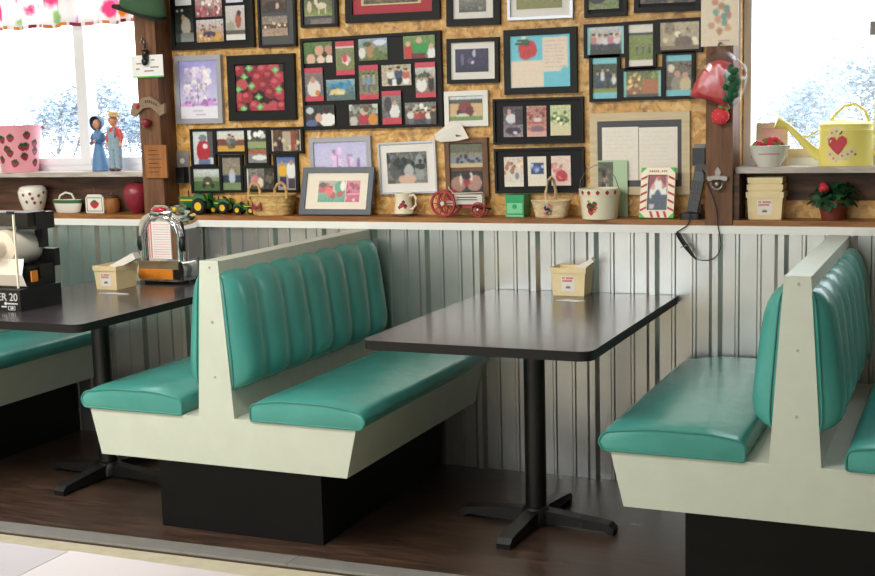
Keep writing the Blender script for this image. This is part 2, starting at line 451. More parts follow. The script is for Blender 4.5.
def picture(name, ops, w, h, parent, x, z, y, res=30, seed=1, label=None):
    """flat print of size w x h, centre (x, z) in the parent's XZ plane, facing -Y"""
    if w >= h: nx = res; ny = max(6, round(res*h/w))
    else: ny = res; nx = max(6, round(res*w/h))
    cv = paint(ops, nx, ny, seed)
    vs = [(x-w/2+w*i/nx, y, z+h/2-h*j/ny) for j in range(ny+1) for i in range(nx+1)]
    fs = [(j*(nx+1)+i, (j+1)*(nx+1)+i, (j+1)*(nx+1)+i+1, j*(nx+1)+i+1) for j in range(ny) for i in range(nx)]
    me = bpy.data.meshes.new(name); me.from_pydata(vs, [], fs)
    at_ = me.color_attributes.new('Col', 'FLOAT_COLOR', 'CORNER')
    k = 0
    for j in range(ny):
        for i in range(nx):
            c = [lin(v) for v in cv[j][i]]
            for _ in range(4): at_.data[k].color = (*c, 1); k += 1
    me.materials.append(M['print'])
    o = bpy.data.objects.new(name, me); COL.objects.link(o); o.parent = parent
    if label: o['label'] = label
    return o

# ================================================================== SETTING
XL, XR, YB, ZC = -6.4, 2.6, -7.6, 2.7
WY = .12                                   # strand-board wall plane
SHZ = 1.05                                 # top of the display shelf
SILZ = 1.245                               # top of the window sills
pl0 = at(139.5, 120, 0).x; pl1 = at(160, 120, 0).x              # left post
pr0 = at(706, 130, -.03).x; pr1 = at(733, 130, -.03).x          # right post
NY = lambda x, o: -1.188+.0347*(x+1.87)+o   # the platform edge runs slightly off square
def strip(x0, x1, oa, ob): return [(x0, NY(x0, oa)), (x1, NY(x1, oa)), (x1, NY(x1, ob)), (x0, NY(x0, ob))]
b = MB(); b.prism([(XL, NY(XL, .005)), (XR, NY(XR, .005)), (XR, .3), (XL, .3)], -.10, 0, 'z'); struct('floor', b, 'floor')
b = MB(); b.prism([(XL, YB), (XR, YB), (XR, NY(XR, -.0845)), (XL, NY(XL, -.0845))], -.14, -.011, 'z'); struct('floor_lower', b, 'tanfloor')
b = MB(); b.prism(strip(XL, XR, -.083, .005), -.10, -.006, 'z'); struct('trim_1', b, 'riser')
b = MB(); b.prism(strip(XL, -2.06, -.078, .0), -.006, .004, 'z', .003); b.prism(strip(-2.058, XR, -.078, .0), -.006, .004, 'z', .003); struct('trim_2', b, 'nosing', .5)
b = MB(); b.box(XL-.1, XR+.1, YB-.1, .3, ZC, ZC+.1); struct('ceiling', b, 'ceil')
b = MB(); b.box(XL-.1, XL, YB, .3, -.1, ZC); struct('wall_left', b, 'plaster')
b = MB(); b.box(XR, XR+.1, YB, .3, -.1, ZC); struct('wall_right', b, 'darkwood')
RW = (-5.6, -.4, 1.0, 2.4)                   # shop window behind the camera
b = MB(); b.box(XL, RW[0], YB-.1, YB, -.1, ZC); b.box(RW[1], XR, YB-.1, YB, -.1, ZC); b.box(RW[0], RW[1], YB-.1, YB, -.1, RW[2]); b.box(RW[0], RW[1], YB-.1, YB, RW[3], ZC); struct('wall_rear', b, 'plaster')
b = MB(); b.ring(RW[0], RW[1], RW[2], RW[3], .06, YB-.08, YB-.01, .004); w_ = struct('window_3', b, 'vinylframe', .5)
for k_ in (1, 2):
    q = MB(); x_ = RW[0]+(RW[1]-RW[0])*k_/3; q.box(x_-.03, x_+.03, YB-.075, YB-.015, RW[2]+.06, RW[3]-.06, .004); q.build('mullion', 'vinylframe', w_, .5)
q = MB(); q.box(RW[0]+.05, RW[1]-.05, YB-.052, YB-.046, RW[2]+.05, RW[3]-.05); q.build('glass_pane', 'glass', w_, 0)
WT = 2.35                                   # window head
b = MB()
b.box(XL, XR, .03, .3, -.1, SHZ-.02)
b.box(pl0, pr1, WY, .3, SHZ-.02, ZC)
b.box(XL, pl0, WY, .3, WT, ZC); b.box(pr1, XR, WY, .3, WT, ZC)
b.box(XL, -5.5, WY, .3, SHZ-.02, WT); b.box(1.2, XR, WY, .3, SHZ-.02, WT)
struct('wall_back', b, 'osb')
# ribbed galvanised wainscot: a major rib every 9 inches, two minor ribs between
P9 = .2415; rx0 = at(593.5, 380, 0).x
prof = []
k = math.floor((XL-rx0)/P9)
while rx0+k*P9 < XR:
    c = rx0+k*P9
    for dx, dy in ((-.026, 0), (-.011, -.017), (.011, -.017), (.026, 0)): prof.append((c+dx, dy))
    for q in (P9/3, 2*P9/3):
        for dx, dy in ((-.0095, 0), (-.0045, -.005), (.0045, -.005), (.0095, 0)): prof.append((c+q+dx, dy))
    k += 1
prof = [p for p in prof if XL < p[0] < XR]
b = MB(); n = len(prof)
b.add([(x, y, z) for z in (0.0, 1.0) for x, y in prof], [(i, i+1, n+i+1, n+i) for i in range(n-1)])
o = b.build('wall_back_cladding', 'metal', None, 0); o['kind'] = 'structure'
sm = o.modifiers.new('thick', 'SOLIDIFY'); sm.thickness = .001; sm.offset = -1
# white trim under the shelf, shelf boards
b = MB(); b.box(XL, XR, -.034, .03, 1.0, 1.03, .002); struct('trim_3', b, 'white', .5)
b = MB(); b.box(XL, pr0-.002, -.03, WY, 1.03, SHZ, .003); b.box(pr1+.002, XR, -.03, WY, 1.03, SHZ, .003); struct('trim_4', b, 'shelf', .5)
# posts
b = MB(); b.box(pl0, pl1, 0.0, WY, SHZ, ZC, .004); struct('trim_5', b, 'post', .5)
b = MB(); b.box(pr0, pr1, -.033, WY, 1.0305, ZC, .004); struct('trim_6', b, 'post', .5)
# window niches: boards behind the low shelf, sill board above
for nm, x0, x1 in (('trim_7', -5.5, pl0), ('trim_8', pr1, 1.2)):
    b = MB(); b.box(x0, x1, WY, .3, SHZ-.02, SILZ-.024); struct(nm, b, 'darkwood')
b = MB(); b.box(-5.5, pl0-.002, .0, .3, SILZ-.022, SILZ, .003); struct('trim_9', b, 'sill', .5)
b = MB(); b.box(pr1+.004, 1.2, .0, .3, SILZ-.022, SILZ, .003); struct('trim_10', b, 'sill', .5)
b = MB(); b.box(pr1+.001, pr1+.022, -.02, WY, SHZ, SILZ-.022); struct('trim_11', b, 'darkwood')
b = MB()                                     # low strand-board upstand along the back of the right niche
b.box(pr1+.024, 1.2, WY-.012, WY, SHZ, SHZ+.065); struct('trim_12', b, 'osb')
# windows
def window(nm, x0, x1, mull, rail):
    b = MB(); b.ring(x0, x1, SILZ, WT, .028, .17, .24, .003)
    w = struct(nm, b, 'vinylframe', .5)
    for x in mull:
        q = MB(); q.box(x-.030, x+.030, .16, .235, SILZ+.03, WT-.03, .004); q.build('mullion', 'vinylframe', w, .5)
    q = MB(); q.box(x0+.03, x1-.03, .165, .225, SILZ+.028, SILZ+.062, .004); q.build('sash_rail', rail, w, .5)
    q = MB(); q.box(x0+.02, x1-.02, .198, .203, SILZ+.02, WT-.02); q.build('glass_pane', 'glass', w, 0)
    return w
window('window_1', -5.5, pl0-.003, [at(82, 80, .17).x], 'vinylframe')
w2 = window('window_2', pr1+.004, 1.2, [at(880, 80, .17).x+.012], 'sillrail')
q = MB(); xl_ = at(874, 28, .15).x; zl_ = at(874, 28, .15).z; q.box(xl_-.014, xl_+.02, .148, .165, zl_-.025, zl_+.025, .003); tag(q.build('latch', 'greyplastic', w2), 'grey sash latch')

# ------------------------------------------------------------------ BOOTH BENCHES
BL = 1.175
def rounded(pts, r, seg=5):
    out = []; n = len(pts)
    for i, p in enumerate(pts):
        rr = r[i] if isinstance(r, (list, tuple)) else r
        p = Vector(p); a = Vector(pts[i-1]); c = Vector(pts[(i+1) % n])
        if rr <= 0: out.append(tuple(p)); continue
        u = (a-p).normalized(); v = (c-p).normalized(); A = p+u*rr; B = p+v*rr
        for k in range(seg+1):
            t = k/seg; out.append(tuple(A*(1-t)**2 + p*2*t*(1-t) + B*t*t))
    return out
def seat_profile(s):
    pts = [(.14, .458), (.137, .522), (.25, .541), (.43, .541), (.556, .522), (.574, .486), (.556, .458)]
    pr = rounded(pts, [.008, .030, .03, .05, .020, .014, .010])
    return [(s*x, z) for x, z in pr]
def bench(label, loc):
    t = thing('booth_bench', label, 'bench', loc, 0, None)
    q = MB(); q.box(-.335, .335, -BL+.115, -.02, .0, .288, .003); q.build('plinth', 'plinth', t)
    q = MB()
    q.prism([(-.497, .288), (.497, .288), (.537, .457), (-.537, .457)], -BL+.02, -.018, 'y')
    q.prism([(-.068, .457), (.068, .457), (.036, .998), (-.036, .998)], -BL+.02, -.018, 'y', .002)
    q.build('carcass', 'laminate', t)
    q = MB()
    q.prism([(-.497, .288), (.497, .288), (.537, .457), (.072, .457), (.0365, 1.0), (-.0365, 1.0), (-.072, .457), (-.537, .457)], -BL, -BL+.0195, 'y', .0015, 1)
    e = q.build('end_panel', 'laminate', t)
    for z in (.978, .79, .60):
        q = MB(); q.disc((0.003, -BL-.0005, z), .0042, 'y', .003, 10); q.build('screw', 'screw', e)
    for s in (1, -1):
        pr = seat_profile(s)
        gx = sum(p[0] for p in pr)/len(pr)
        flat = lambda k, d=0: [(gx+(x-gx)*(1-d/.22), .458+d*.3+(z-.458)*(1-k)) for x, z in pr]
        q = MB(); ylp = [(-BL-.0045, flat(.16, .006)), (-BL-.003, flat(.14, .002)), (-BL+.003, flat(.12)), (-BL+.02, flat(.06)), (-BL+.05, flat(.02)), (-BL+.10, pr), (-.7, pr), (-.10, pr), (-.033, flat(.08)), (-.028, flat(.12, .006))]; n_ = len(pr); K = len(ylp)
        q.add([(x, y_, z) for y_, lp in ylp for x, z in lp], [tuple(range(n_)), tuple(range(n_*K-1, n_*(K-1)-1, -1))]+[(j*n_+i, j*n_+(i+1) % n_, (j+1)*n_+(i+1) % n_, (j+1)*n_+i) for j in range(K-1) for i in range(n_)])
        so = q.build('seat_cushion', 'vinyl', t, .75)
        q = MB(); q.tube([(x, -BL-.003, z) for x, z in flat(.12)], .0042, 6, True); q.build('piping', 'piping', so)
        # channelled backrest pad
        q = MB(); NC, SU, NV = 7, 8, 18
        y0, y1 = -BL+.004, -.022; z0, z1 = .556, .962
        vs, fs = [], []
        nu = NC*SU
        for iu in range(nu+1):
            fr = (iu % SU)/SU; bul = 1-abs(2*fr-1)**2.6 if iu % SU else 0
            y = y0+(y1-y0)*iu/nu; de = min(y-y0, y1-y)/.055; bul = max(bul, .3) if de < .5 else bul; ef = 1 if de >= 1 else .22+.78*math.sqrt(max(0, 1-(1-de)**2))
            for iv in range(NV+1):
                v = iv/NV
                vv = .5-.5*math.cos(PI*v)
                zt = z1-.010*(1-bul); zb = z0+.006*(1-bul)
                z = zb+(zt-zb)*vv
                T = .080-.026*vv
                th = ef*T*(max(0, 1-abs(2*vv-1)**5))**.5*(.76+.24*bul)
                xp = .068-(z-.457)/.541*.032+.0005
                vs.append((s*(xp+th), y, z))
        W = NV+1
        for iu in range(nu):
            for iv in range(NV):
                a = iu*W+iv; fs.append((a, a+W, a+W+1, a+1))
        fs.append(tuple(range(W))); fs.append(tuple(nu*W+i for i in range(W)))
        q.add(vs, fs)
        bo = q.build('back_cushion', 'vinyl', t, 1.2)
        q = MB(); q.tube([(vs[i][0], vs[i][1]-.001, vs[i][2]) for i in range(W)], .003, 6); q.build('piping', 'piping', bo)
    return t
b1 = bench('pale laminate booth bench with teal cushions between the two dark tables', (-2.367, -.008, 0))
dup(b1, (-.442, 0, 0), 'pale laminate booth bench with teal cushions, the rightmost one, cut by the right edge')
dup(b1, (-4.275, 0, 0), 'pale booth bench with teal seat at far left behind the black tabletop machine')

# ------------------------------------------------------------------ TABLES
def table(label, cx, cy, w=.765, d=1.185):
    t = thing('pedestal_table', label, 'table', (cx, cy, 0))
    pts = rounded([(-w/2, -d/2), (w/2, -d/2), (w/2, d/2), (-w/2, d/2)], [.05, .05, .01, .01], 4)
    q = MB(); q.prism(pts, .728, .7585, 'z', .006, 2, mi=0)
    for f in q.bm.faces:
        if f.calc_center_median().z < .757: f.material_index = 1
    q.build('tabletop', ['tabletop', 'tabedge'], t, .5)
    q = MB(); q.lathe([(.038, .04), (.038, .715)], 24); q.build('pole', 'iron', t)
    q = MB(); q.box(-.16, .16, -.16, .16, .714, .727, .003); q.build('mounting_plate', 'iron', t)
    q = MB(); q.lathe([(.055, .012), (.055, .045), (.046, .065), (.038, .07)], 20); q.build('hub', 'iron', t)
    for a in range(4):
        q = MB(); q.M = rot('Z', a*PI/2-.06)
        q.prism([(.02, .012), (.26, .012), (.28, .0), (.296, .0), (.299, .02), (.28, .037), (.24, .042), (.02, .062)], -.026, .026, 'y', .009, 2)
        q.build('leg', 'iron', t)
    return t
table('dark pedestal table with the carton in the middle of the picture', -1.412, -.606)
table('dark pedestal table at the left holding the chrome jukebox', -3.302, -.606)
def lam_table(name, label, x0, x1, y1, mat, d=.62):
    t = thing(name, label, 'table', ((x0+x1)/2, y1-d/2, -.011))
    w = (x1-x0)/2; q = MB(); q.box(-w, w, -d/2, d/2, (.743), .778, .006); q.build('tabletop', mat, t)
    q = MB(); q.lathe([(.22, 0), (.22, .015), (.05, .03), (.035, .05), (.035, .746)], 24); q.build('pedestal', 'iron', t)
lam_table('dining_table', 'white table corner in the foreground at the bottom left', -1.362, -.70, -3.124, 'whitetop')
lam_table('dining_table', 'grey table corner in the extreme bottom left beside the white one', -2.10, -1.3635, -3.130, 'greytop')

# ------------------------------------------------------------------ PICTURE FRAMES
def frame(label, cs, border, mat, bw, pics, Y=WY, th=.022, name='picture_frame', cat='picture frame', group=None, res=None, photo_name='photo', lean=0, bev=.002):
    """cs: TL, TR, BR, BL pixel corners measured on the wall; pics: (x0,y0,x1,y1,ops) in pixels"""
    yf = Y-th
    P = [at(x, y, yf) for x, y in cs]
    w = ((P[1]-P[0]).length+(P[2]-P[3]).length)/2; h = ((P[0]-P[3]).length+(P[1]-P[2]).length)/2
    ux = ((P[1]-P[0])+(P[2]-P[3])).normalized(); tilt = math.atan2(ux.z, ux.x)
    c = (P[0]+P[1]+P[2]+P[3])/4
    R = Matrix.Rotation(-tilt, 4, 'Y')
    base = c - (R @ Vector((0, 0, h/2)))
    t = thing(name, label, cat, (base.x, Y, base.z)); t.rotation_euler = (0, -tilt, 0)
    if group: t['group'] = group
    mw = bw*mpp(c)
    q = MB(); q.ring(-w/2, w/2, 0, h, mw, -th, -.001, bev); q.build('frame_border', border, t, .5)
    q = MB(); q.box(-w/2+mw*.6, w/2-mw*.6, -.012, -.002, mw*.6, h-mw*.6); q.build('mat_board', mat, t, 0)
    Ri = R.inverted()
    for i, pc in enumerate(pics):
        x0, y0, x1, y1, ops = pc[:5]
        A = [Ri @ (at(x, y, Y-.013)-base) for x, y in ((x0, y0), (x1, y0), (x1, y1), (x0, y1))]
        px0 = (A[0].x+A[3].x)/2; px1 = (A[1].x+A[2].x)/2; pz1 = (A[0].z+A[1].z)/2; pz0 = (A[2].z+A[3].z)/2
        hw = w/2-mw*.9
        px0 = max(px0, -hw); px1 = min(px1, hw); pz1 = min(pz1, h-mw*.9); pz0 = max(pz0, mw*.9)
        q = MB(); q.box(px0, px1, -.0135, -.0121, pz0, pz1)
        picture(photo_name, ops, px1-px0, pz1-pz0, t, (px0+px1)/2, (pz0+pz1)/2, -.0145-.0008*i, res or 42, i*7+len(label), pc[5] if len(pc) > 5 else None)
        q.bm.free()
    return t
def Z(ox, oy, s, *r):   # crop coordinates -> photograph coordinates
    return (ox+r[0]/s, oy+r[1]/s, ox+r[2]/s, oy+r[3]/s)

G0 = 'framed pictures on the strand board wall'
frame('big black multi photo frame at the top left beside the timber post', [(168, -24), (251, -30), (254, 47), (172, 50.5)], 'black', 'matblack', 4, [
    (175, -12, 191, 5.5, 'G 9ab dde N 8 R 0 70 100 100 e4e8ea'),
    (175.5, 8, 193.5, 42, 'G 1d2b28 3a4640 N 6 E 60 55 26 28 c9bfb4 E 45 28 10 9 c8a890 R 30 75 100 100 8a8f8c E 15 8 6 4 e8f0f0 E 40 7 8 4 e8f0f0'),
    (195.5, -8, 222, 17, 'G d8c4c4 8a5a58 N 18 S 18 5 5 30 95 90 f0d8dc S 10 6 5 40 95 95 b0566a'),
    (197, 19.5, 224, 42, 'G d8d0dc b08a64 N 14 S 16 4 5 25 95 55 9a6a58 E 48 66 24 13 4a3658 S 8 5 5 60 60 90 c8a878 E 76 80 9 18 dca93c'),
    (226, -20, 243, 2.5, 'G bcd dde N 8'),
    (226.5, 5.6, 245.5, 40, 'G d8d4d4 b8b4b0 N 7 E 25 62 22 16 a8a49c R 0 72 100 84 5a5650 E 66 42 15 24 b05c4c E 70 22 11 8 40302c R 0 84 100 100 e6e2e0')], group=None)
frame('dark grey frame with two brownish photos at the top, right of the big multi frame', [(256, -10), (294, -12), (296, 46), (259, 48)], 'black', 'matgrey', 2.5, [
    (262, -3, 286, 12, 'G 6b4a3c 3a2a24 N 12 E 50 60 40 35 241c1a E 64 60 8 22 d8b49c'),
    (262.5, 16, 288, 36, 'G 8a8078 b89a84 N 14 R 0 40 100 60 5a4438 S 8 4 10 35 90 60 e2c8b0')])
frame('small dark frame with a photo of two pale deer at the top', [(299, -25), (336, -27), (337.5, 26), (300.5, 28)], 'black', 'matgrey', 3, [
    (304.5, -8, 332, 16, 'G 3c4a30 8a9a54 N 10 E 62 58 20 13 e8d4c0 E 42 40 6 16 e8d4c0 R 50 65 54 95 e0ccb8 R 74 65 78 95 e0ccb8 E 18 62 9 24 dcc0a8'),
    (311, 18.5, 332, 25, 'G 7a7070 8a7a74 N 8')])
frame('black frame with a red mat cut by the top edge', [(343, -40), (438, -44), (440, 17.5), (346, 24.5)], 'black', 'matred', 8, [
    (361, -22, 421, 4.5, 'G d8c090 d8c090'), (363.5, -22, 418, 3, 'G 6a5a48 4c4a34 N 14 S 20 4 0 30 100 100 7a6a48')])
frame('black frame with white mat and grey landscape photo, cut by the top edge', [(445, -25), (499, -27), (500, 24), (447, 27)], 'black', 'matwhite', 7, [
    (459, -10, 486, 12, 'G 9a9c98 5a5a54 N 14 S 10 5 10 40 90 90 8a8a80')])
frame('pale silver frame with a green field photo cut by the top edge', [(506, -30), (572, -33), (573, 17), (508, 21)], 'silver', 'matwhite', 3, [
    (516.5, -18, 562, 8.5, 'G a8a890 7c8048 N 10 R 0 75 100 100 8a8a50')])
frame('small black frame above the teal collage, second from the right at the top', [(583, -25), (626, -27), (627, 15), (585, 18)], 'black', 'matblack', 4, [
    (588, -15, 619, 9, 'G 5a6a4c 7a8a54 N 16 E 30 60 25 18 26221e')])
frame('black frame with a dark photo in the top right corner of the picture wall', [(633, -30), (700, -33), (701, 10), (635, 13)], 'black', 'matblack', 5, [
    (640, -20, 696, 3, 'G 4a3a34 2e2422 N 12 S 10 6 0 20 100 90 7a5c4c')])
frame('silver frame with a lavender print of a bare tree', [(172, 56), (219.5, 54.6), (223, 123), (178, 124)], 'lilacgrey', 'matwhite', 5, [
    (178, 61, 217, 119, 'G a9a4e8 e6e4f8 N 3 S 90 6 15 12 80 68 dcd0f2 S 40 4 18 20 72 66 cfc0e8 R 48 30 51 74 9a84b8 E 50 62 3 3 8a74b0 R 0 73 100 77 c79ad0 S 12 4 5 70 40 76 c490cc S 14 5 60 67 95 76 b983c6 R 0 79 100 100 efeefa R 35 85 60 86.5 c0b0d8 R 42 91 68 92.5 b8a8d4')], res=60)
sb = 'G 2a1212 1c0c0e N 4 '
for i, (x, y) in enumerate(((8, 10), (35, 12), (58, 10), (80, 8), (48, 28), (70, 24), (92, 28), (14, 42), (38, 48), (60, 46), (84, 40), (8, 72), (24, 70), (72, 62), (92, 66), (78, 92), (96, 92), (12, 92), (40, 90), (58, 96))):
    sb += 'E %d %d 12 13 %s E %d %d 6 5 %s ' % (x, y, ('a3283a', '8f2136', 'b43346', 'c24a58')[i % 4], x-3, y-4, ('cf6270', 'c2525f')[i % 2])
for x, y in ((20, 25), (34, 46), (48, 70), (50, 92), (90, 54), (84, 12), (6, 52), (30, 6), (16, 95)):
    sb += 'E %d %d 9 3 5fae66 E %d %d 3 9 5fae66 E %d %d 6 6 78c47a E %d %d 2 2 c8e8b0 ' % (x, y, x, y, x, y, x, y)
frame('wide black frame with a close-up of red strawberries', [(226, 56), (293, 53), (296, 120), (229, 121)], 'black', 'matblack', 9, [
    (234.6, 65, 284, 110.6, sb)], res=64)
RB = ' R 0 0 100 15 cf4459 R 0 85 100 100 cf4459'
z3 = lambda *r: Z(295, 25, 5.24, *r)
frame('largest black collage of thirteen photos with red bands, over the shelf', [(299.8, 39.3), (439, 29.8), (443.9, 127), (303.6, 130)], 'black', 'black', 3, [
    (*z3(45, 90, 195, 200), 'G 5c7c46 4a6a3c N 8 E 25 80 16 26 e8b8a4 E 55 40 16 26 e0a890 E 88 40 14 24 c8907c E 60 85 14 20 f0d0c4 E 90 85 13 22 f0e0d8 E 74 60 8 14 2e2220'),
    (*z3(215, 85, 312, 262), 'G 8a8a70 7a8a4c N 6 R 0 14 100 19 e4dcd8 E 55 55 24 14 e8c8c8 E 48 50 14 12 d04858 E 60 66 8 6 f4e8e8'+RB),
    (*z3(335, 70, 485, 185), 'G 9ab0c8 6a7a3c N 12 E 40 50 12 40 b88a60 E 12 65 12 26 e6e2e0 E 75 20 22 14 dfe6f0 S 12 6 45 50 100 100 5a6a34 E 30 25 14 12 4a5a34'),
    (*z3(570, 55, 735, 175), 'G 7a9a5c 6a8a4c N 8 R 28 35 82 75 2e9a4c E 15 70 14 32 c8383c E 15 34 8 12 e0b49c E 50 22 9 14 e0b49c E 88 80 12 30 eeeeee E 88 48 8 12 d8ac94 R 25 78 70 100 7a2c30'),
    (*z3(50, 225, 150, 400), 'G 8a7a78 6a6a74 N 8 E 50 62 36 26 e4dcd8 E 46 36 14 10 c89880 E 70 75 12 8 dc8438'+RB),
    (*z3(168, 285, 318, 395), 'G 8ab0c0 3a5a5c N 12 S 10 8 20 15 80 55 3e8fc0 E 40 58 28 14 e8c88c S 6 6 10 60 60 80 d8d0a8 R 0 72 100 100 5c7274'),
    (*z3(340, 210, 440, 390), 'G 6a7a4a 9a8a78 N 12 P 25 78 55 8898b8 667 P 50 78 55 7a98c0 667 P 76 78 55 98a8b8 776'+RB),
    (*z3(458, 208, 612, 318), 'G b8ac98 ccbfa8 N 14 P 30 95 80 e8e4e0 445 P 58 95 85 3a4a6c 223 P 82 95 75 c86a5c eee R 35 70 50 100 f0eeee'),
    (*z3(635, 195, 740, 380), 'G e4e6ea 6a5a48 N 8 S 10 9 0 30 100 40 4a5a40 E 30 64 26 20 ecebea E 30 47 10 6 c09080 E 78 60 16 24 2c2624 E 78 42 9 6 b98a74'+RB),
    (*z3(62, 420, 212, 530), 'G 2e3434 403838 N 10 E 15 25 14 16 c8d0d8 E 75 70 30 32 f0f0f0 E 72 30 9 12 3a2822 E 45 60 12 22 dcb09c E 20 85 20 16 5a6a9c'),
    (*z3(290, 415, 440, 525), 'G 6a6a64 7a6a5c N 14 S 14 8 0 5 100 40 aab0a8 E 50 72 18 26 b83a4c E 50 42 9 12 e0b09c E 82 72 16 28 dc9040 E 60 22 10 16 7c5c4c E 15 80 14 24 c8c4c0'),
    (*z3(462, 345, 562, 520), 'G 8a8c88 5a605c N 12 E 65 62 26 24 e6e6e6 E 30 40 20 22 4a4448 E 66 36 11 8 d0a490 R 0 0 100 16 cf4459 R 0 80 100 100 cf4459'),
    (*z3(583, 405, 745, 520), 'G 7a7a70 5a4a40 N 14 S 10 6 5 15 95 35 cfd0c8 P 18 100 70 d8dcd8 667 P 38 100 65 c04848 445 P 58 100 68 a03c44 445 P 76 100 65 e4e0dc 667 P 92 100 75 54483c 443')], res=40)

def cells_frame(label, cells, bw, Y=WY, th=.02):
    """irregular multi-opening frame: one box-framed opening per photo"""
    yf = Y-th
    P = [[at(x, y, yf) for x, y in ((c[0], c[1]), (c[2], c[1]), (c[2], c[3]), (c[0], c[3]))] for c in cells]
    R = [((p[0].x+p[3].x)/2, (p[2].z+p[3].z)/2, (p[1].x+p[2].x)/2, (p[0].z+p[1].z)/2) for p in P]
    bx = (min(r[0] for r in R)+max(r[2] for r in R))/2; bz = min(r[1] for r in R)
    t = thing('collage_frame', label, 'picture frame', (bx, Y, bz))
    m = bw*mpp(P[0][0])
    q = MB(); q2 = MB()
    for i, r in enumerate(R):
        q.ring(r[0]-bx-m, r[2]-bx+m, r[1]-bz-m, r[3]-bz+m, m, -th-.0004*(i % 3), -.001, .0015)
        q2.box(r[0]-bx-m*.9, r[2]-bx+m*.9, -.010, -.002, r[1]-bz-m*.9, r[3]-bz+m*.9)
    q.build('frame_border', 'black', t, .5); q2.build('backing', 'matblack', t, 0)
    for i, r in enumerate(R):
        picture('photo', cells[i][4], r[2]-r[0], r[3]-r[1], t, (r[0]+r[2])/2-bx, (r[1]+r[3])/2-bz, -.0125, 40, i*3+5)
    return t
z4 = lambda *r: Z(185, 120, 7, *r)
cells_frame('black stepped collage of eight photos above the toy tractors', [
    (*z4(52, 80, 195, 310), 'G dfe2e6 cfd2d6 N 6 R 70 0 100 80 5a5458 E 48 60 32 34 b82c3c E 48 20 20 10 7a8490 E 58 45 12 8 f0e8e8 R 25 85 80 100 6a78a0'),
    (*z4(218, 75, 415, 220), 'G dfe4e8 d8c090 N 6 E 15 62 30 22 7a4a44 E 85 62 30 18 7a4a44 R 0 72 100 100 d8a848 P 45 88 70 8a8c94 77685c P 56 85 60 5c6470 554'),
    (*z4(432, 70, 568, 300), 'G 3a3a38 8a9a68 N 14 S 10 10 0 0 100 30 e8ecea R 0 35 100 55 9aa878 R 0 62 100 72 b85a48 R 0 72 100 100 8a8c8c E 60 84 40 8 e8e8e8'),
    (*z4(600, 68, 808, 218), 'G 6a4a3a 4a342c N 14 R 0 0 6 100 e8dcc8 R 38 10 66 100 b8ac98 R 22 30 36 90 2c2220 R 66 10 80 100 9a4a38 S 8 6 10 30 90 90 c8b8a0 R 94 0 100 100 e0d4c0'),
    (*z4(55, 342, 240, 495), 'G dfe2e8 5a7a44 N 6 R 0 40 100 58 8a9278 R 0 58 100 100 4c6c3c E 52 58 18 22 4a4c38 E 38 78 7 10 2a2a20 E 70 78 7 10 2a2a20 E 52 66 6 6 d8c8a0'),
    (*z4(257, 262, 388, 490), 'G 9a8a84 7a8a64 N 10 R 0 55 100 78 30384a E 50 60 18 24 b8c4d8 E 50 42 9 7 d8b09c R 0 78 100 100 7c9068'),
    (*z4(427, 337, 625, 485), 'G 8a8a80 4a4640 N 18 R 0 0 5 100 e8e4dc E 30 60 18 26 c8888c R 62 0 100 100 3a3630 S 10 6 60 20 100 90 6a6458 E 48 70 10 24 e8d8c8'),
    (*z4(637, 258, 772, 490), 'G 5a78b4 a8aab0 N 8 R 0 20 100 100 a8a49c E 30 42 24 18 e8b83c E 28 20 10 8 c09078 E 74 42 24 26 eceef0 E 76 18 10 8 c09078 R 15 60 48 90 3c2c58 R 60 66 92 95 4a3a4c')], 2.6)
BA = lambda c: ' R 0 0 8 100 %s R 92 0 100 100 %s' % (c, c)
BV = ' R 0 0 100 15 7fd0dc R 0 84 100 100 7fd0dc'
z5 = lambda *r: Z(580, 10, 5.76, *r)
cells_frame('black stepped collage of six photos with pale blue bands, at the upper right', [
    (*z5(38, 95, 252, 255), 'G d8dce0 3a4038 N 8 S 12 6 0 25 100 45 d4c0b8 P 18 85 60 c88890 334 P 34 85 58 d8d0d0 334 P 50 88 60 e0e0e4 445 P 65 85 60 d0889c 334 P 80 85 58 e4dcdc 334 R 0 84 100 100 2c3426'+BA('8fd6da')),
    (*z5(277, 82, 420, 323), 'G 8a9a5c 7c8c34 N 6 R 0 0 100 20 eee6e0 R 0 20 100 26 2c2c28 P 34 72 26 5a5a4c 445 P 58 72 26 6a6450 445 P 84 72 24 5a5a4c 445 R 0 84 100 100 eee6e0'),
    (*z5(457, 67, 686, 228), 'G c8bca0 b0a084 N 8 E 25 20 12 24 9a8a70 S 12 6 0 30 100 80 d8ccb0 E 60 72 22 22 7a6a60 R 0 86 100 100 8a7a60 S 6 3 10 20 90 60 6a5c4c'),
    (*z5(70, 275, 212, 510), 'G 3a4a30 4a5a40 N 14 P 20 80 50 3a4a80 335 P 40 78 55 e0dcdc 335 P 62 78 55 2c3450 223 P 86 85 50 e8e8ea 446 R 0 76 100 84 8c9a4c'+BV),
    (*z5(247, 350, 466, 500), 'G 6a7a44 b07a4c N 8 S 26 4 8 5 45 95 d8bc84 S 12 4 8 30 45 95 8a5a3c R 50 35 92 88 b8764c S 20 3 45 5 95 35 8a9a5c R 0 90 100 100 4a5254'+BA('8fd6cc')),
    (*z5(492, 258, 642, 495), 'G 7a7060 6a5c50 N 10 E 20 32 14 10 ece0d0 E 48 72 28 22 9a9484 E 44 46 12 9 d09c84 E 76 72 22 18 d8c8a0 E 74 50 11 8 d8a890 S 6 4 10 18 95 30 3a3028'+BV)], 3.2)
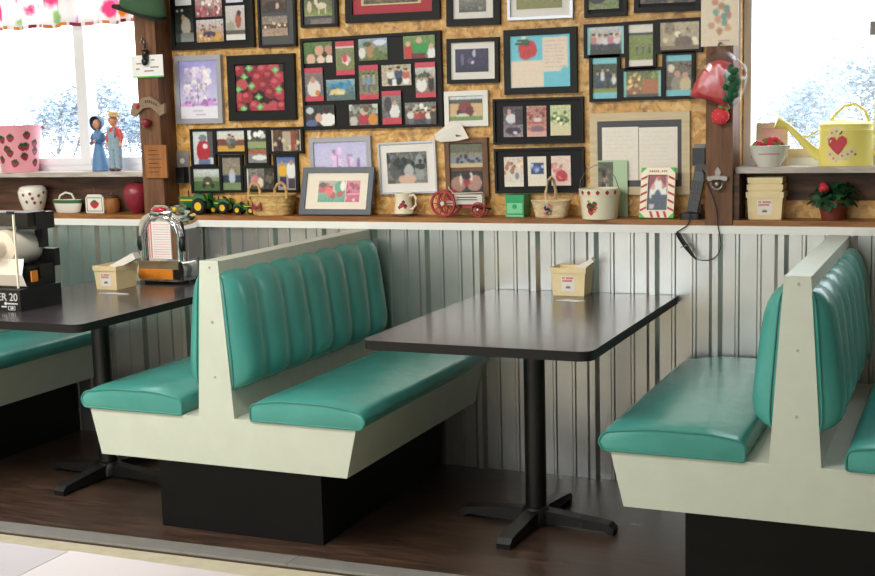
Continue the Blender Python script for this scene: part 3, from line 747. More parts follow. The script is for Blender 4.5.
frame('grey framed lavender print standing half hidden behind the slate framed berry picture', [(309.6, 137.7), (371, 136.5), (372, 203), (311, 205)], 'lilacgrey', 'matwhite', 4.5, [
    (314, 142.5, 367, 199, 'G c9c6f0 e9e2f6 N 3 S 30 4 38 12 52 44 d3b6e0 S 14 3 64 22 72 44 cdb0dc R 44 20 46 44 a684bc R 67 30 68.5 46 a684bc E 85 36 4 8 9a80b4 R 0 42 22 48 d886c4 R 20 45 60 47 d0a0d4 R 62 44 100 46 cda8d8 R 0 50 100 100 f1edfa')], res=50)
zb = lambda *r: Z(295, 130, 5.833, *r)
frame('thin silver frame with white mat and black and white group photo', [(378, 142.8), (434.7, 140.6), (437.3, 192.6), (379, 194.8)], 'silver', 'matwhite', 1.8, [
    (*zb(538, 128, 770, 310), 'G 6a6e70 8a8884 N 16 E 50 50 24 30 484c50 E 20 55 14 34 585c5c E 82 50 12 42 9aa0a0 S 14 6 0 10 100 50 2c3032 E 55 60 12 20 b8bcbc E 50 88 22 16 d8b8a4 R 0 88 20 100 5a5448')], res=40)
zc = lambda *r: Z(430, 30, 5, *r)
frame('black frame with white mat and a dark indigo photo', [(445, 39), (498, 37), (498.6, 82.4), (448, 84)], 'black', 'matwhite', 4, [
    (*zc(127, 94, 292, 210), 'G 3a3458 2c2848 N 5 E 22 45 5 26 6a6890 E 58 20 5 18 b8bcd8 E 52 58 5 9 d0c8dc E 46 52 10 14 544c78 E 52 58 4 7 d8d0e0 R 0 80 100 100 262244')])
z9 = (509, 33.6, 570, 88)
frame('black frame with a blue sheet, a big red strawberry and a handwritten letter', [(503, 30.5), (576, 26), (577, 92.7), (504.4, 94.7)], 'black', 'matblack', 6.5, [
    (*z9, 'G 6fcbe0 6fcbe0 N 2 R 2 49 56 97 f0ddca R 55 6 97 70 f0ddca E 92 72 8 10 6fcbe0 R 56 74 98 98 6fcbe0 L 58 10 94 64 8 b8a8b0 L 6 54 50 94 5 ead4c2 E 30 26 15 17 cf3038 E 27 34 11 12 cf3038 E 36 30 10 12 cf3038 S 14 1 18 16 42 40 8f1c28 E 22 10 9 3 2f5a34 E 18 16 8 3 274c2c E 28 14 6 6 2f5a34 E 24 5 4 4 e8f0f0')], res=60)
frame('small white frame with an old tractor photo', [(444, 91.6), (487.6, 90), (488, 125.6), (444.4, 127)], 'whiteframe', 'matwhite', 5, [
    (*zc(98, 332, 262, 452), 'G dfe4ea cfae84 N 8 R 0 12 100 28 4a5a4c R 0 28 100 70 d8b48a E 48 48 20 30 8a3c40 E 62 62 12 22 6a3038 E 30 70 9 16 4a2c2c E 40 86 22 16 dce0d4 R 0 82 100 100 7a9a54')], res=36)
zd = lambda *r: Z(430, 85, 5, *r)
frame('brown wooden frame with two photos above the red wheeled toy', [(444, 138.6), (487.6, 137.4), (488, 197), (446, 198)], 'brownframe', 'brownframe', 5, [
    (*zd(98, 296, 262, 412), 'G 7a7c6c b8a07c N 10 R 0 0 100 35 6a6a58 R 0 50 100 80 8a8c98 S 12 5 5 50 95 80 3a3c48 R 0 84 100 100 cdb890'),
    (*zd(98, 430, 262, 545), 'G 2c2826 3a302c N 6 E 25 60 24 36 b08478 E 75 55 24 38 b48c80 E 52 50 10 18 a83838 E 34 40 4 26 e8d8cc E 66 25 4 22 ecdcd0 E 52 25 14 14 241e24')], res=34)
frame('black triple frame of reddish old photos, upper one of the pair', [(492, 99), (582.4, 96.6), (583.6, 143), (493.6, 145)], 'black', 'matblack', 2.4, [
    (*zd(368, 107, 465, 260), 'G 4a3a48 9a8c94 N 14 E 40 40 28 16 dcdce4 E 30 18 10 10 c8a0a0 R 60 10 100 60 342834 E 50 80 40 12 3a2c48 E 60 86 12 6 dcd0d8'),
    (*zd(485, 104, 583, 258), 'G b88478 c88c7c N 12 S 10 9 0 10 100 40 9a4c4c E 55 45 20 8 e0d4d4 R 10 52 90 58 c04c58 E 55 75 36 10 8c6478 R 0 84 100 100 dcaca0'),
    (*zd(603, 100, 705, 252), 'G c8d0a0 dcd8b0 N 12 S 16 10 0 15 100 60 6a8444 S 6 8 20 30 80 60 d8e0b4 R 0 66 100 100 e0d4ac E 55 50 10 5 404c30')])
frame('black triple frame of pale faded photos, lower one of the pair', [(493.6, 148.6), (583.6, 147), (584, 192), (495, 194)], 'black', 'matblack', 2.4, [
    (*zd(372, 360, 468, 508), 'G dfd0c4 e8dcd0 N 8 S 12 10 0 15 60 60 b8846c S 5 8 60 10 100 40 d8b8a0 E 66 64 10 12 8c90a8 R 0 86 100 100 ece2d8'),
    (*zd(490, 357, 583, 505), 'G ece4d4 ece4d4 N 2 R 18 22 84 60 3c4878 E 48 42 20 10 6a7cb0 S 6 7 20 25 80 56 a0b0d8'),
    (*zd(608, 354, 705, 503), 'G ecd4c8 e8c8bc N 8 S 10 10 0 25 50 50 d89088 E 52 68 30 20 c03c48 S 6 6 20 60 80 80 d86870 R 0 86 100 100 ecd8cc')])
ze = lambda *r: Z(580, 105, 4.8, *r)
t = frame(th=.0145, label='large pale wooden frame holding two typed pages', cs= [(588.3, 113.8), (690, 110.8), (689.4, 194.6), (591.5, 194.8)], border='creamframe', mat='matgrey', bw=8, pics=[
    (*ze(107, 106, 281, 362), 'G f4ece0 f2e8dc N 1 L 8 6 94 94 12 e2d8cc', 'typed page'), (*ze(284, 106, 469, 360), 'G f4ece0 f2e8dc N 1 L 6 6 92 94 12 e2d8cc', 'typed page')], res=60, photo_name='page')
# leaning frames on the shelf
def leaner(label, cs, yb, yt, border, mat, bw, pics, ridge=None, name='picture_frame', res=40, th=.016):
    P = [at(cs[0][0], cs[0][1], yt), at(cs[1][0], cs[1][1], yt), at(cs[2][0], cs[2][1], yb), at(cs[3][0], cs[3][1], yb)]
    w = ((P[1]-P[0]).length+(P[2]-P[3]).length)/2
    cx = sum(p.x for p in P)/4; zt = (P[0].z+P[1].z)/2
    H = math.hypot(zt-SHZ, yt-yb); a = math.atan2(yt-yb, zt-SHZ)
    t = thing(name, label, 'picture frame', (cx, yb+th*math.cos(a), SHZ+.0005+th*math.sin(a)*0)); t.rotation_euler = (-a, 0, 0)
    mw = bw*mpp(P[3])
    q = MB(); q.ring(-w/2, w/2, 0, H, mw, -th, 0, .002); q.build('frame_border', border, t, .5)
    q = MB(); q.box(-w/2+mw*.7, w/2-mw*.7, -th*.6, -.001, mw*.7, H-mw*.7); q.build('mat_board', mat, t, 0)
    for i, (u0, v0, u1, v1, ops) in enumerate(pics):
        picture('photo', ops, (u1-u0)*w, (v1-v0)*H, t, ((u0+u1)/2-.5)*w, (1-(v0+v1)/2)*H, -th*.6-.001, res, i+3)
    return t, w, H
leaner('slate framed picture of two berry prints leaning on the shelf, wide cream mat', [(303.6, 168.6), (374, 168), (370.4, 214), (298.4, 214)], .02, .075, 'slate', 'matcream', 5.5, [
    (.24, .28, .62, .73, 'G b8a8a0 4a9a80 N 8 S 14 10 0 10 90 70 a03c40 E 40 50 16 20 d8605c E 62 40 8 14 e8b8b0 E 15 20 12 12 2c3434 E 75 30 16 26 3c9a78 E 90 25 10 24 e8e0dc'),
    (.63, .28, .82, .73, 'G d0708c b84868 N 12 S 8 12 0 10 100 60 8c2848 R 0 60 100 64 e0a8b8 S 4 10 0 70 100 100 d890a4')])

# ------------------------------------------------------------------ small prints and papers on the wall
p0 = at(701, 47, WY-.012); p1 = at(738.5, 45, WY-.012)
def wallcard(name, label, cat, x0, y0, x1, y1, Y, mat, th=.004):
    a = at(x0, y0, Y); c = at(x1, y1, Y); a2 = at(x1, y0, Y); c2 = at(x0, y1, Y)
    X0 = (a.x+c2.x)/2; X1 = (a2.x+c.x)/2; Z1 = (a.z+a2.z)/2; Z0 = (c.z+c2.z)/2
    t = thing(name, label, cat, ((X0+X1)/2, Y, Z0)); q = MB(); w = (X1-X0)/2; h = Z1-Z0
    q.box(-w, w, 0, th, 0, h); q.build('board', mat, t, 0)
    return t, 2*w, h
t, w, h = wallcard('art_print', 'cream board printed with a cluster of faded strawberries, on the right post', 'print', 701, -28, 738.5, 46, -.0375, 'matcream')
sp = 'G ecdcc4 ecdcc4 N 1 '
for x, y, c in ((48, 30, '5c8a8c'), (62, 38, '4c7c88'), (38, 46, 'd08c7c'), (55, 52, 'c09070'), (70, 56, '7a9c94'), (40, 60, '8aa89c'), (75, 65, 'c88878'), (62, 66, '7aa098'), (46, 70, 'd8a080'), (64, 75, '7aa498'), (28, 78, 'c8a080'), (50, 86, 'c89478'), (72, 82, 'd8a880'), (50, 18, '6a9488'), (66, 22, '5c8a90'), (36, 24, 'd89888'), (50, 8, '7aa090')):
    sp += 'E %d %d 9 5 %s ' % (x, y-6, c)
picture('print_face', sp+'R 46 93 80 94 b09890', w*.97, h*.985, t, 0, h/2, -.0008, 56)

def sheet(name, label, cat, pts, Y, mat, curl=.012, extra=None):
    P = [at(x, y, Y) for x, y in pts]; c = sum(P, Vector())/len(P)
    t = thing(name, label, cat, tuple(c))
    q = MB(); n = len(P); vs = []
    for p in P: vs.append((p.x-c.x, -curl*abs(p.x-c.x)/.07, p.z-c.z))
    vs += [(v[0], v[1]+.0008, v[2]) for v in vs]
    q.add(vs, [tuple(range(n)), tuple(range(2*n-1, n-1, -1))]+[(i, n+i, n+(i+1) % n, (i+1) % n) for i in range(n)])
    q.build('paper', mat, t, 0)
    if extra:
        E = [at(x, y, Y) for x, y in extra]; q = MB(); n = len(E)
        vs = [(p.x-c.x, -curl*abs(p.x-c.x)/.07-.0012, p.z-c.z) for p in E]; q.add(vs, [tuple(range(n))]); q.build('dark_patch', 'matgrey', t, 0)
    return t
sheet('loose_paper', 'loose white sheet tucked between the small white frame and the brown frame', 'paper', [(435, 135), (451, 121), (462, 124), (470, 138), (457, 141), (441, 142), (437, 140)], .088, 'paper', .01, [(441, 136.5), (448, 133.5), (457, 134.5), (463, 136), (452, 137.5), (446, 139)])

# ================================================================== THINGS ON THE SHELF AND THE SILLS
def spot(x0, x1, yb, Zs, y0=.0, y1=.09):
    xc = (x0+x1)/2; p = on(xc, yb, Zs); Y = min(y1, max(y0, p.y)); a = at(xc, yb, Y)
    return Vector((a.x, Y, Zs+.0004)), mpp(a)
BERRY = [(0, -1), (.45, -.72), (.82, -.2), (.95, .3), (.7, .62), (.25, .7), (0, .6), (-.25, .7), (-.7, .62), (-.95, .3), (-.82, -.2), (-.45, -.72)]
LEAF = [(-.75, .55), (-.4, .8), (-.2, 1.15), (0, .85), (.2, 1.15), (.4, .8), (.75, .55), (.3, .5), (0, .3), (-.3, .5)]
def motif(q, shape, th0, z0, s, rf, mi, sx=1, sy=1, lift=.0008, rotd=0, c=(0, 0)):
    """a printed shape wrapped on a lathe-like wall of radius rf(z)"""
    vs = []
    for u, v in [(0, 0.05)]+list(shape):
        cu, cv = u*math.cos(rotd)-v*math.sin(rotd), u*math.sin(rotd)+v*math.cos(rotd)
        z = z0+cv*s; r = rf(z)+lift; a = th0+cu*s/(r*max(.3, sx))
        vs.append((c[0]+r*sx*math.cos(a), c[1]+r*sy*math.sin(a), z))
    n = len(shape); q.add(vs, [(0, 1+i, 1+(i+1) % n) for i in range(n)], mi)
def berry_motif(q, th0, z0, s, rf, mr, mg, sx=1, sy=1, rotd=0):
    motif(q, BERRY, th0, z0, s, rf, mr, sx, sy, .0008, rotd); motif(q, LEAF, th0, z0, s, rf, mg, sx, sy, .0014, rotd)
def strawberry(q, c, r, mi=0, mg=1, tilt=(0, 0)):
    M0 = q.M; q.M = M0 @ tr(*c) @ rot('X', tilt[0]) @ rot('Y', tilt[1])
    q.lathe([(r*.05, -r*1.15), (r*.45, -r*.95), (r*.8, -r*.4), (r*.98, r*.15), (r*.9, r*.6), (r*.5, r*.85), (r*.1, r*.8)], 16, mi=mi)
    for k in range(6):
        a = k*PI/3; q.add([(0, 0, r*.88), (math.cos(a-.3)*r*.45, math.sin(a-.3)*r*.45, r*.93), (math.cos(a)*r*.9, math.sin(a)*r*.9, r*.75), (math.cos(a+.3)*r*.45, math.sin(a+.3)*r*.45, r*.93)], [(0, 1, 2, 3)], mg)
    q.tube([(0, 0, r*.8), (r*.1, 0, r*1.2)], r*.07, 5, mi=mg)
    q.M = M0

# pink bucket with strawberries on the left sill
c = at(20.5, 171, .075); m = mpp(c); c.z = SILZ+.0004
t = thing('bucket', 'pink bucket patterned with strawberries at the left end of the window sill', 'bucket', c)
H = 45*m; r0, r1 = 17.5*m, 23.5*m
rf = lambda z: r0+(r1-r0)*z/H
q = MB(); q.lathe([(r0, 0), (r1, H), (r1+.003, H), (r1+.003, H+.006), (r1-.004, H+.006), (r1-.006, H-.002), (r0-.004, .006), (.001, .006)], 40)
va = math.atan2(CAM.y-c.y, CAM.x-c.x)
for du, v in ((-.62, .72), (-.28, .75), (.30, .8), (-.45, .5), (-.36, .42), (.12, .55), (.26, .56), (.2, .34), (-.8, .28), (-.2, .2), (.62, .62), (.66, .45), (.7, .2), (-.95, .6)):
    berry_motif(q, va+du*1.25, v*H, .0205, rf, 1, 2, rotd=.3*math.sin(du*9))
q.build('bucket_body', ['pink', 'darkred', 'dgreen'], t)
for s in (1,):
    q = MB(); q.ball((math.cos(va+1.45)*(r1+.006), math.sin(va+1.45)*(r1+.006), H-.008), .010, n=10); q.build('handle_lug', 'greyplastic', t)

# couple of figurines on the left sill
def face(q, c, r, d, mi_dark, nose_mi):
    """eyes, nose and mouth on a small round head looking along d (angle)"""
    for s in (-1, 1):
        a = d+s*.38; q.ball((c[0]+math.cos(a)*r*.93, c[1]+math.sin(a)*r*.93, c[2]+r*.12), r*.12, n=8, mi=mi_dark)
    q.ball((c[0]+math.cos(d)*r*1.02, c[1]+math.sin(d)*r*1.02, c[2]-r*.1), r*.16, n=8, mi=nose_mi)
    q.ball((c[0]+math.cos(d)*r*.93, c[1]+math.sin(d)*r*.93, c[2]-r*.48), r*.14, r*.14, r*.06, n=8, mi=mi_dark)
c = at(100.5, 170, .085); m = mpp(c); c.z = SILZ+.0004
t = thing('woman_figurine', 'figurine of a woman in a blue dress and blue bonnet on the window sill', 'figurine', c)
d0 = -1.75
q = MB(); q.lathe([(8*m, 0), (8.6*m, .004), (7.6*m, 12*m), (5.2*m, 23*m), (4.2*m, 27*m), (5.4*m, 31*m), (6*m, 35*m), (4.5*m, 39*m), (2*m, 41*m)], 24, sy=.85)
q.build('dress', 'blue', t)
q = MB()
for s in (-1, 1):
    q.tube([(s*5.2*m, 0, 37*m), (s*7.4*m, -.5*m, 32*m), (s*6.6*m, -3*m, 28*m), (s*1.5*m, -5.4*m, 30*m)], [2.0*m, 2.2*m, 1.9*m, 1.6*m], 8)
q.build('sleeves', 'dblue', t)
q = MB(); q.lathe([(2.1*m, 38*m), (1.8*m, 42*m)], 12); q.ball((0, -.8*m, 46.5*m), 4.6*m, 4.6*m, 5.4*m, 14); q.ball((0, -5.8*m, 30*m), 1.8*m, n=8)
face(q, (0, -.8*m, 46.5*m), 4.6*m, d0, 1, 0); q.build('head_and_hands', ['skin', 'brownshoe'], t)
q = MB()
q.M = tr(0, 1.1*m, 48.4*m) @ rot('X', .25)
pr = [(6.9*m, -5.2*m), (7.0*m, -4.2*m), (6.6*m, -1*m), (5.6*m, 3*m), (3.5*m, 6*m), (.02*m, 7.2*m)]
n = 20; vs = []; fs = []
for i, (r, y) in enumerate(pr):
    for k in range(n): a = 2*PI*k/n; vs.append((r*math.cos(a), y, r*1.1*math.sin(a)))
for i in range(len(pr)-1):
    for k in range(n): fs.append((i*n+k, i*n+(k+1) % n, (i+1)*n+(k+1) % n, (i+1)*n+k))
q.add(vs, fs); o = q.build('bonnet', 'dblue', t); sm = o.modifiers.new('thick', 'SOLIDIFY'); sm.thickness = .002
c = at(116.5, 169, .075); m = mpp(c); c.z = SILZ+.0004
t = thing('man_figurine', 'figurine of a man in straw hat, red shirt and pale overalls on the window sill', 'figurine', c)
q = MB()
for s in (-1, 1): q.lathe([(3.4*m, .006), (3.6*m, 8*m), (4.1*m, 20*m), (4.3*m, 26*m)], 14, (s*3.4*m, 0, 0))
q.lathe([(7*m, 22*m), (7.4*m, 27*m), (6.9*m, 33*m), (6*m, 35*m)], 20, sy=.72); q.box(-4*m, 4*m, -5.4*m, -4.4*m, 32*m, 39*m, .001)
for s in (-1, 1): q.box(s*3*m-.8*m, s*3*m+.8*m, -5*m, -3.6*m, 38*m, 43*m)
q.build('overalls', 'denim', t)
q = MB(); q.lathe([(6.4*m, 33*m), (6.6*m, 38*m), (5.6*m, 42*m), (2.6*m, 44*m)], 20, sy=.72)
for s in (-1, 1): q.tube([(s*5.8*m, 0, 41*m), (s*8.2*m, .3*m, 35*m), (s*8*m, -1*m, 29*m)], [2.2*m, 2.3*m, 2*m], 8)
q.build('shirt', 'shirt', t)
q = MB(); q.lathe([(2.2*m, 42*m), (2*m, 46*m)], 12); q.ball((0, -.8*m, 50*m), 4.7*m, 4.8*m, 5.4*m, 14)
for s in (-1, 1): q.ball((s*4.7*m, 0, 50*m), 1*m, 1*m, 1.6*m, 8); q.tube([(s*8*m, -1*m, 29.4*m), (s*7.7*m, -2*m, 25*m)], [1.8*m, 1.5*m], 8)
face(q, (0, -.8*m, 50*m), 4.7*m, -2.1, 1, 0); q.build('head_and_hands', ['skin', 'brownshoe'], t)
q = MB(); q.M = tr(0, 0, 54*m) @ rot('Y', .06); q.lathe([(4.8*m, -.4*m), (10.5*m, .2*m), (10.6*m, .9*m), (5.4*m, 1.4*m), (5*m, 4*m), (3.6*m, 5*m), (.1*m, 5.2*m)], 24); q.build('straw_hat', 'straw', t)
q = MB()
for s in (-1, 1): q.ball((s*3.4*m, -1.6*m, 1.6*m), 3.2*m, 5*m, 1.6*m, 10)
q.build('shoes', 'brownshoe', t)

# valance curtain
q = MB(); X0, X1 = -5.3, pl0-.012; N = 110; vs = []; fs = []
zb = at(60, 27, .10).z
for i in range(N+1):
    x = X0+(X1-X0)*i/N; y = .10+.018*math.sin(i*.9)+.008*math.sin(i*2.3)
    for j in range(7):
        v = j/6; vs.append((x, y*(1)+.006*v*math.sin(i*1.7), zb+.004*math.sin(i*.55)*(1-v)+v*.36))
for i in range(N):
    for j in range(6): a = i*7+j; fs.append((a, a+7, a+8, a+1))
q.add(vs, fs)
t = thing('valance_curtain', 'pink and white floral valance curtain across the top of the left window', 'curtain', ((X0+X1)/2, .1, zb))
o = q.build('cloth', 'curtain', t, 3); o.location = -t.location; sm = o.modifiers.new('thick', 'SOLIDIFY'); sm.thickness = .0015
q = MB()
for i in range(N):
    if i % 3 == 2: continue
    a, b2 = vs[i*7], vs[(i+1)*7]
    q.add([(a[0], a[1]-.003, a[2]), (b2[0], b2[1]-.003, b2[2]), (b2[0], b2[1]-.003, b2[2]+.016), (a[0], a[1]-.003, a[2]+.016)], [(0, 1, 2, 3)], mi=(i//4) % 4)
o = q.build('border_ribbon', ['orange', 'darkred', 'softred', 'orange'], t, 0); o.location = -t.location
q = MB(); q.tube([(X0, .1, zb+.352), (X1, .1, zb+.352)], .008, 10); o = q.build('curtain_rod', 'white', t); o.location = -t.location

# low shelf at the left
c, m = spot(20, 48, 212.5, SHZ, .03, .07)
t = thing('pottery_pot', 'white pottery pot with small strawberries, leftmost on the low shelf', 'pot', c)
pf = [(8*m, 0), (10.5*m, 4*m), (13.6*m, 14*m), (14.4*m, 21*m), (12.5*m, 25*m), (10*m, 26.5*m), (9.5*m, 26.5*m), (9.5*m, 24*m), (.5*m, 22*m)]
rfp = lambda z: next(pf[i][0]+(pf[i+1][0]-pf[i][0])*(z-pf[i][1])/(pf[i+1][1]-pf[i][1]) for i in range(4) if pf[i+1][1] >= z)
q = MB(); q.lathe(pf, 32); va = math.atan2(CAM.y-c.y, CAM.x-c.x)
for du, v in ((-.7, 18), (-.2, 19), (.4, 17), (.8, 20), (-.5, 11), (.1, 10), (.6, 10), (-.05, 14.5)):
    berry_motif(q, va+du, v*m, .0085, rfp, 1, 2)
q.build('pot_body', ['china', 'red', 'green'], t)
c, m = spot(54, 83, 212.5, SHZ, .03, .06)
x0 = at(54, 212, c.y).x; x1 = at(83, 212, c.y).x; w = (x1-x0)/2
t = thing('ceramic_basket', 'white ceramic basket with green band and handle on the low shelf', 'basket', ((x0+x1)/2, c.y, c.z))
q = MB(); q.lathe([(.72, 0), (.8, .004), (.95, 9*m), (1, 13*m), (.93, 13*m), (.7, 4*m), (.01, 4*m)], 28, sx=w, sy=.03)
q.bm.verts.ensure_lookup_table(); q.build('basket_body', 'china', t)
q = MB(); q.lathe([(w*.97+.001, 9.5*m), (w+.0018, 12.8*m)], 28, sy=.0315/w, cap=False); q.build('green_band', 'green', t)
q = MB(); q.tube([(-w*.62, 0, 12*m), (-w*.5, 0, 17*m), (-w*.1, 0, 20*m), (w*.3, 0, 18.5*m), (w*.5, 0, 12*m)], .005, 8); q.build('handle', 'china', t)
c, m = spot(84, 103, 211.5, SHZ, .02, .04)
x0 = at(84.5, 200, c.y).x; x1 = at(102.5, 200, c.y).x; w = (x1-x0)/2
t = thing('strawberry_tile', 'small white tile with a red strawberry standing on the low shelf', 'tile', ((x0+x1)/2, c.y+.01, c.z))
q = MB(); q.prism(rounded([(-w, 0), (w, 0), (w, 15*m), (w*.7, 18.5*m), (-w*.7, 18.5*m), (-w, 15*m)], .004), -.004, .004, 'y', .001)
q.box(-w*.8, w*.8, -.003, .02, 0, .006); q.build('tile_body', 'china', t)
q = MB(); s = .022
q.add([(u*s*1.25, -.0048, 8.4*m+v*s*.9) for u, v in BERRY], [tuple(range(len(BERRY)))]); q.build('berry_print', 'red', t, 0)
q = MB(); q.ring(-w*.86, w*.86, 1.6*m, 15.5*m, .003, -.0046, -.0036, 0)
q.add([(u*s*1.2, -.0055, 8.6*m+v*s*.9) for u, v in LEAF], [tuple(range(len(LEAF)))]); q.build('green_border', 'green', t, 0)
q = MB(); q.tube([(0, 0, 18*m), (-.003, .001, 26*m)], .001, 5); q.build('wire', 'castiron', t)
c, m = spot(104, 121, 209, SHZ, .05, .075)
t = thing('brown_jar', 'small brown jar in the shade of the low shelf beside the white tile', 'jar', c)
q = MB(); q.lathe([(6*m, 0), (7.6*m, 3*m), (8*m, 10*m), (6.5*m, 14*m), (5*m, 15*m), (.1*m, 15*m)], 24); q.build('jar_body', 'plaquewood', t)
q = MB(); q.lathe([(5.6*m, 15*m), (5.8*m, 17*m), (2*m, 18*m), (1.6*m, 20*m), (.1*m, 20.4*m)], 20); q.build('lid', 'darkwood', t)
c, m = spot(125, 150, 212, SHZ, .035, .06)
t = thing('strawberry_jar', 'dark red strawberry shaped jar on the low shelf against the left post', 'jar', c)
q = MB(); q.lathe([(4.5*m, 0), (7*m, 3*m), (11*m, 10*m), (12.6*m, 17*m), (12.8*m, 20*m)], 28); q.build('jar_body', 'darkred', t)
q = MB(); q.lathe([(13*m, 20*m), (12.9*m, 22*m), (11*m, 27*m), (7*m, 30*m), (.1*m, 30.5*m)], 28); q.build('lid', 'darkred', t)
q = MB()
for k in range(6):
    a = k*PI/3; q.add([(0, 0, 31*m), (math.cos(a-.35)*4*m, math.sin(a-.35)*4*m, 30.8*m), (math.cos(a)*8*m, math.sin(a)*8*m, 29.4*m), (math.cos(a+.35)*4*m, math.sin(a+.35)*4*m, 30.8*m)], [(0, 1, 2, 3)])
q.tube([(0, 0, 30*m), (.2*m, 0, 32*m)], .8*m, 6); q.build('leaf_cap', 'dgreen', t)

# ------------------------------------------------------------------ on the left post
yp = -.002
p = at(143, 7, -.06); m = mpp(p)
t = thing('cloth_cap', 'green cloth cap with dark ribbed brim hung high on the left post', 'cap', (p.x, -.06, p.z))
q = MB(); q.M = rot('Y', .30) @ rot('X', .1)
q.lathe([(.100, -.030), (.118, -.016), (.122, .0), (.105, .045), (.06, .075), (.01, .085)], 28, sy=.5); q.build('crown', 'cap', t)
q = MB(); q.M = rot('Y', .30) @ rot('X', .1)
q.prism(rounded([(-.145, -.055), (.10, -.062), (.135, -.0), (.10, .05), (-.13, .05)], .04, 6), -.034, -.022, 'z', .004); q.build('brim', 'capdark', t)
q = MB(); q.tube([(0, .06, .05), (0, .0, .07)], .006, 8); q.build('peg', 'castiron', t)
t, w, h = wallcard('small_sign', 'white card sign with green edge held by a black clip on the left post', 'sign', 131.5, 55, 163, 77.5, -.010, 'whitepaper', .003)
q = MB(); q.box(-w/2, w/2, -.0006, 0, 0, .006); q.build('green_edge', 'leafbright', t, 0)
q = MB()
for a, bb, zz in ((-.34, -.18, .6), (.1, .36, .42), (-.1, .2, .26), (.12, .24, .74), (-.36, -.24, .36)): q.box(a*w, bb*w, -.0006, 0, zz*h, zz*h+.006)
q.build('faint_writing', 'faintgrey', t, 0)
p = at(146, 60, -.014); t = thing('clip_hook', 'black clip hook on the left post in front of the white card sign', 'hook', (p.x, -.0105, p.z))
q = MB(); q.box(-.014, .014, -.012, -.001, -.005, .045, .004); q.ball((0, -.012, .03), .017, .011, .017); q.ball((0, -.015, -.008), .016, .012, .018); q.tube([(0, -.010, .05), (.002, -.006, .075)], .004, 8); q.build('clip_body', 'blackplastic', t)
p = at(143, 42, -.001); t = thing('screw_eye', 'bright screw eye in the left post above the black clip', 'hook', (p.x, -.0005, p.z))
q = MB(); q.tube([(.010*math.cos(a), -.008, .010*math.sin(a)+.0) for a in [2*PI*k/14 for k in range(14)]], .0028, 6, True); q.lathe([(.003, 0), (.003, .008)], 8, (0, -.008, .009)); q.build('ring', 'castiron', t)
q = MB(); q.tube([(.0, -.0005, .016), (0, -.009, .012)], .003, 6); q.build('shank', 'castiron', t)
p = at(149, 107, -.004); m = mpp(p)*1.15
t = thing('banner_plaque', 'scroll shaped carved plaque on the left post', 'plaque', (p.x, -.001, p.z))
up = [(-18, -1), (-16, 4), (-10, 4), (-5, 8), (3, 9), (11, 5), (15, 1), (19, 3)]; dn = [(18, -6), (13, -8), (9, -4), (3, -.5), (-5, -1), (-10, -5), (-15, -8), (-19, -6)]
q = MB(); q.prism([(x*m*.95, z*m) for x, z in up+dn], -.016, -.0, 'y', .003); q.build('scroll', 'stone', t)
q = MB()
for k in range(6): q.box((-2+k*2.2)*m, (-1+k*2.2)*m, -.0175, -.0155, (3.6-.38*abs(k-1)*k*.4)*m, (6-.38*abs(k-1)*k*.4)*m)
q.build('carved_letters', 'darkwood', t, 0)
q = MB(); strawberry(q, (-10*m, -.018, 1*m), .011); q.build('painted_berry', ['red', 'green'], t)
q = MB(); q.tube([(-2*m, -.01, -1*m), (-1.5*m, -.012, -9*m)], .001, 5); q.build('string', 'darkink', t)
q = MB(); strawberry(q, (-1.5*m, -.022, -14*m), .0205); q.build('hanging_berry', ['darkred', 'dgreen'], t)
t, w, h = wallcard('wood_plaque', 'small honey coloured wooden plaque with burnt writing, low on the left post', 'plaque', 145, 145, 166.5, 178, -.014, 'plaquewood', .0135)
q = MB()
for k in range(6): q.box(-w*.34, w*(.1+.22*((k*37) % 5)/5), -.0006, .0002, h*(.82-.13*k), h*(.82-.13*k)+.004)
q.build('burnt_writing', 'darkwood', t, 0)
# switch box and plug on the strand board
t, w, h = wallcard('wall_outlet', 'grey wall outlet right of the left post', 'outlet', 176, 151, 189.5, 184, WY-.007, 'greyplastic', .0065)
q = MB(); q.disc((0, -.0005, h*.7), .013, 'y', .003, 16); q.build('socket', 'paper', t)
p = at(182, 175, .09); t = thing('plug_adapter', 'black plug adapter in the left wall outlet above the green tractor', 'plug', (p.x, WY-.0075, p.z))
q = MB(); q.box(-.022, .022, -.04, -.0005, -.036, .036, .006); q.build('plug_body', 'blackplastic', t)

# ------------------------------------------------------------------ toy tractors
def wheel(name, q_r, w, x, y, z, t, hub='yellow', tyre='tyre'):
    q = MB(); q.M = tr(x, y, z) @ rot('X', PI/2)
    r = q_r; q.lathe([(r*.55, -w/2), (r*.9, -w/2), (r, -w*.3), (r, w*.3), (r*.9, w/2), (r*.55, w/2), (r*.55, -w/2)], 24, cap=False)
    for k in range(14):
        a = 2*PI*k/14; q.M = tr(x, y, z) @ rot('X', PI/2) @ rot('Z', a); q.box(r*.96, r*1.05, -w*.45, w*.45, -r*.06, r*.06)
    o = q.build(name, tyre, t)
    q = MB(); q.M = tr(x, y, z) @ rot('X', PI/2); q.lathe([(r*.58, -w*.42), (r*.5, -w*.2), (r*.2, -w*.25), (r*.15, -w*.5), (r*.15, w*.5), (r*.2, w*.25), (r*.5, w*.2), (r*.58, w*.42)], 20); q.build('wheel_hub', hub, o)
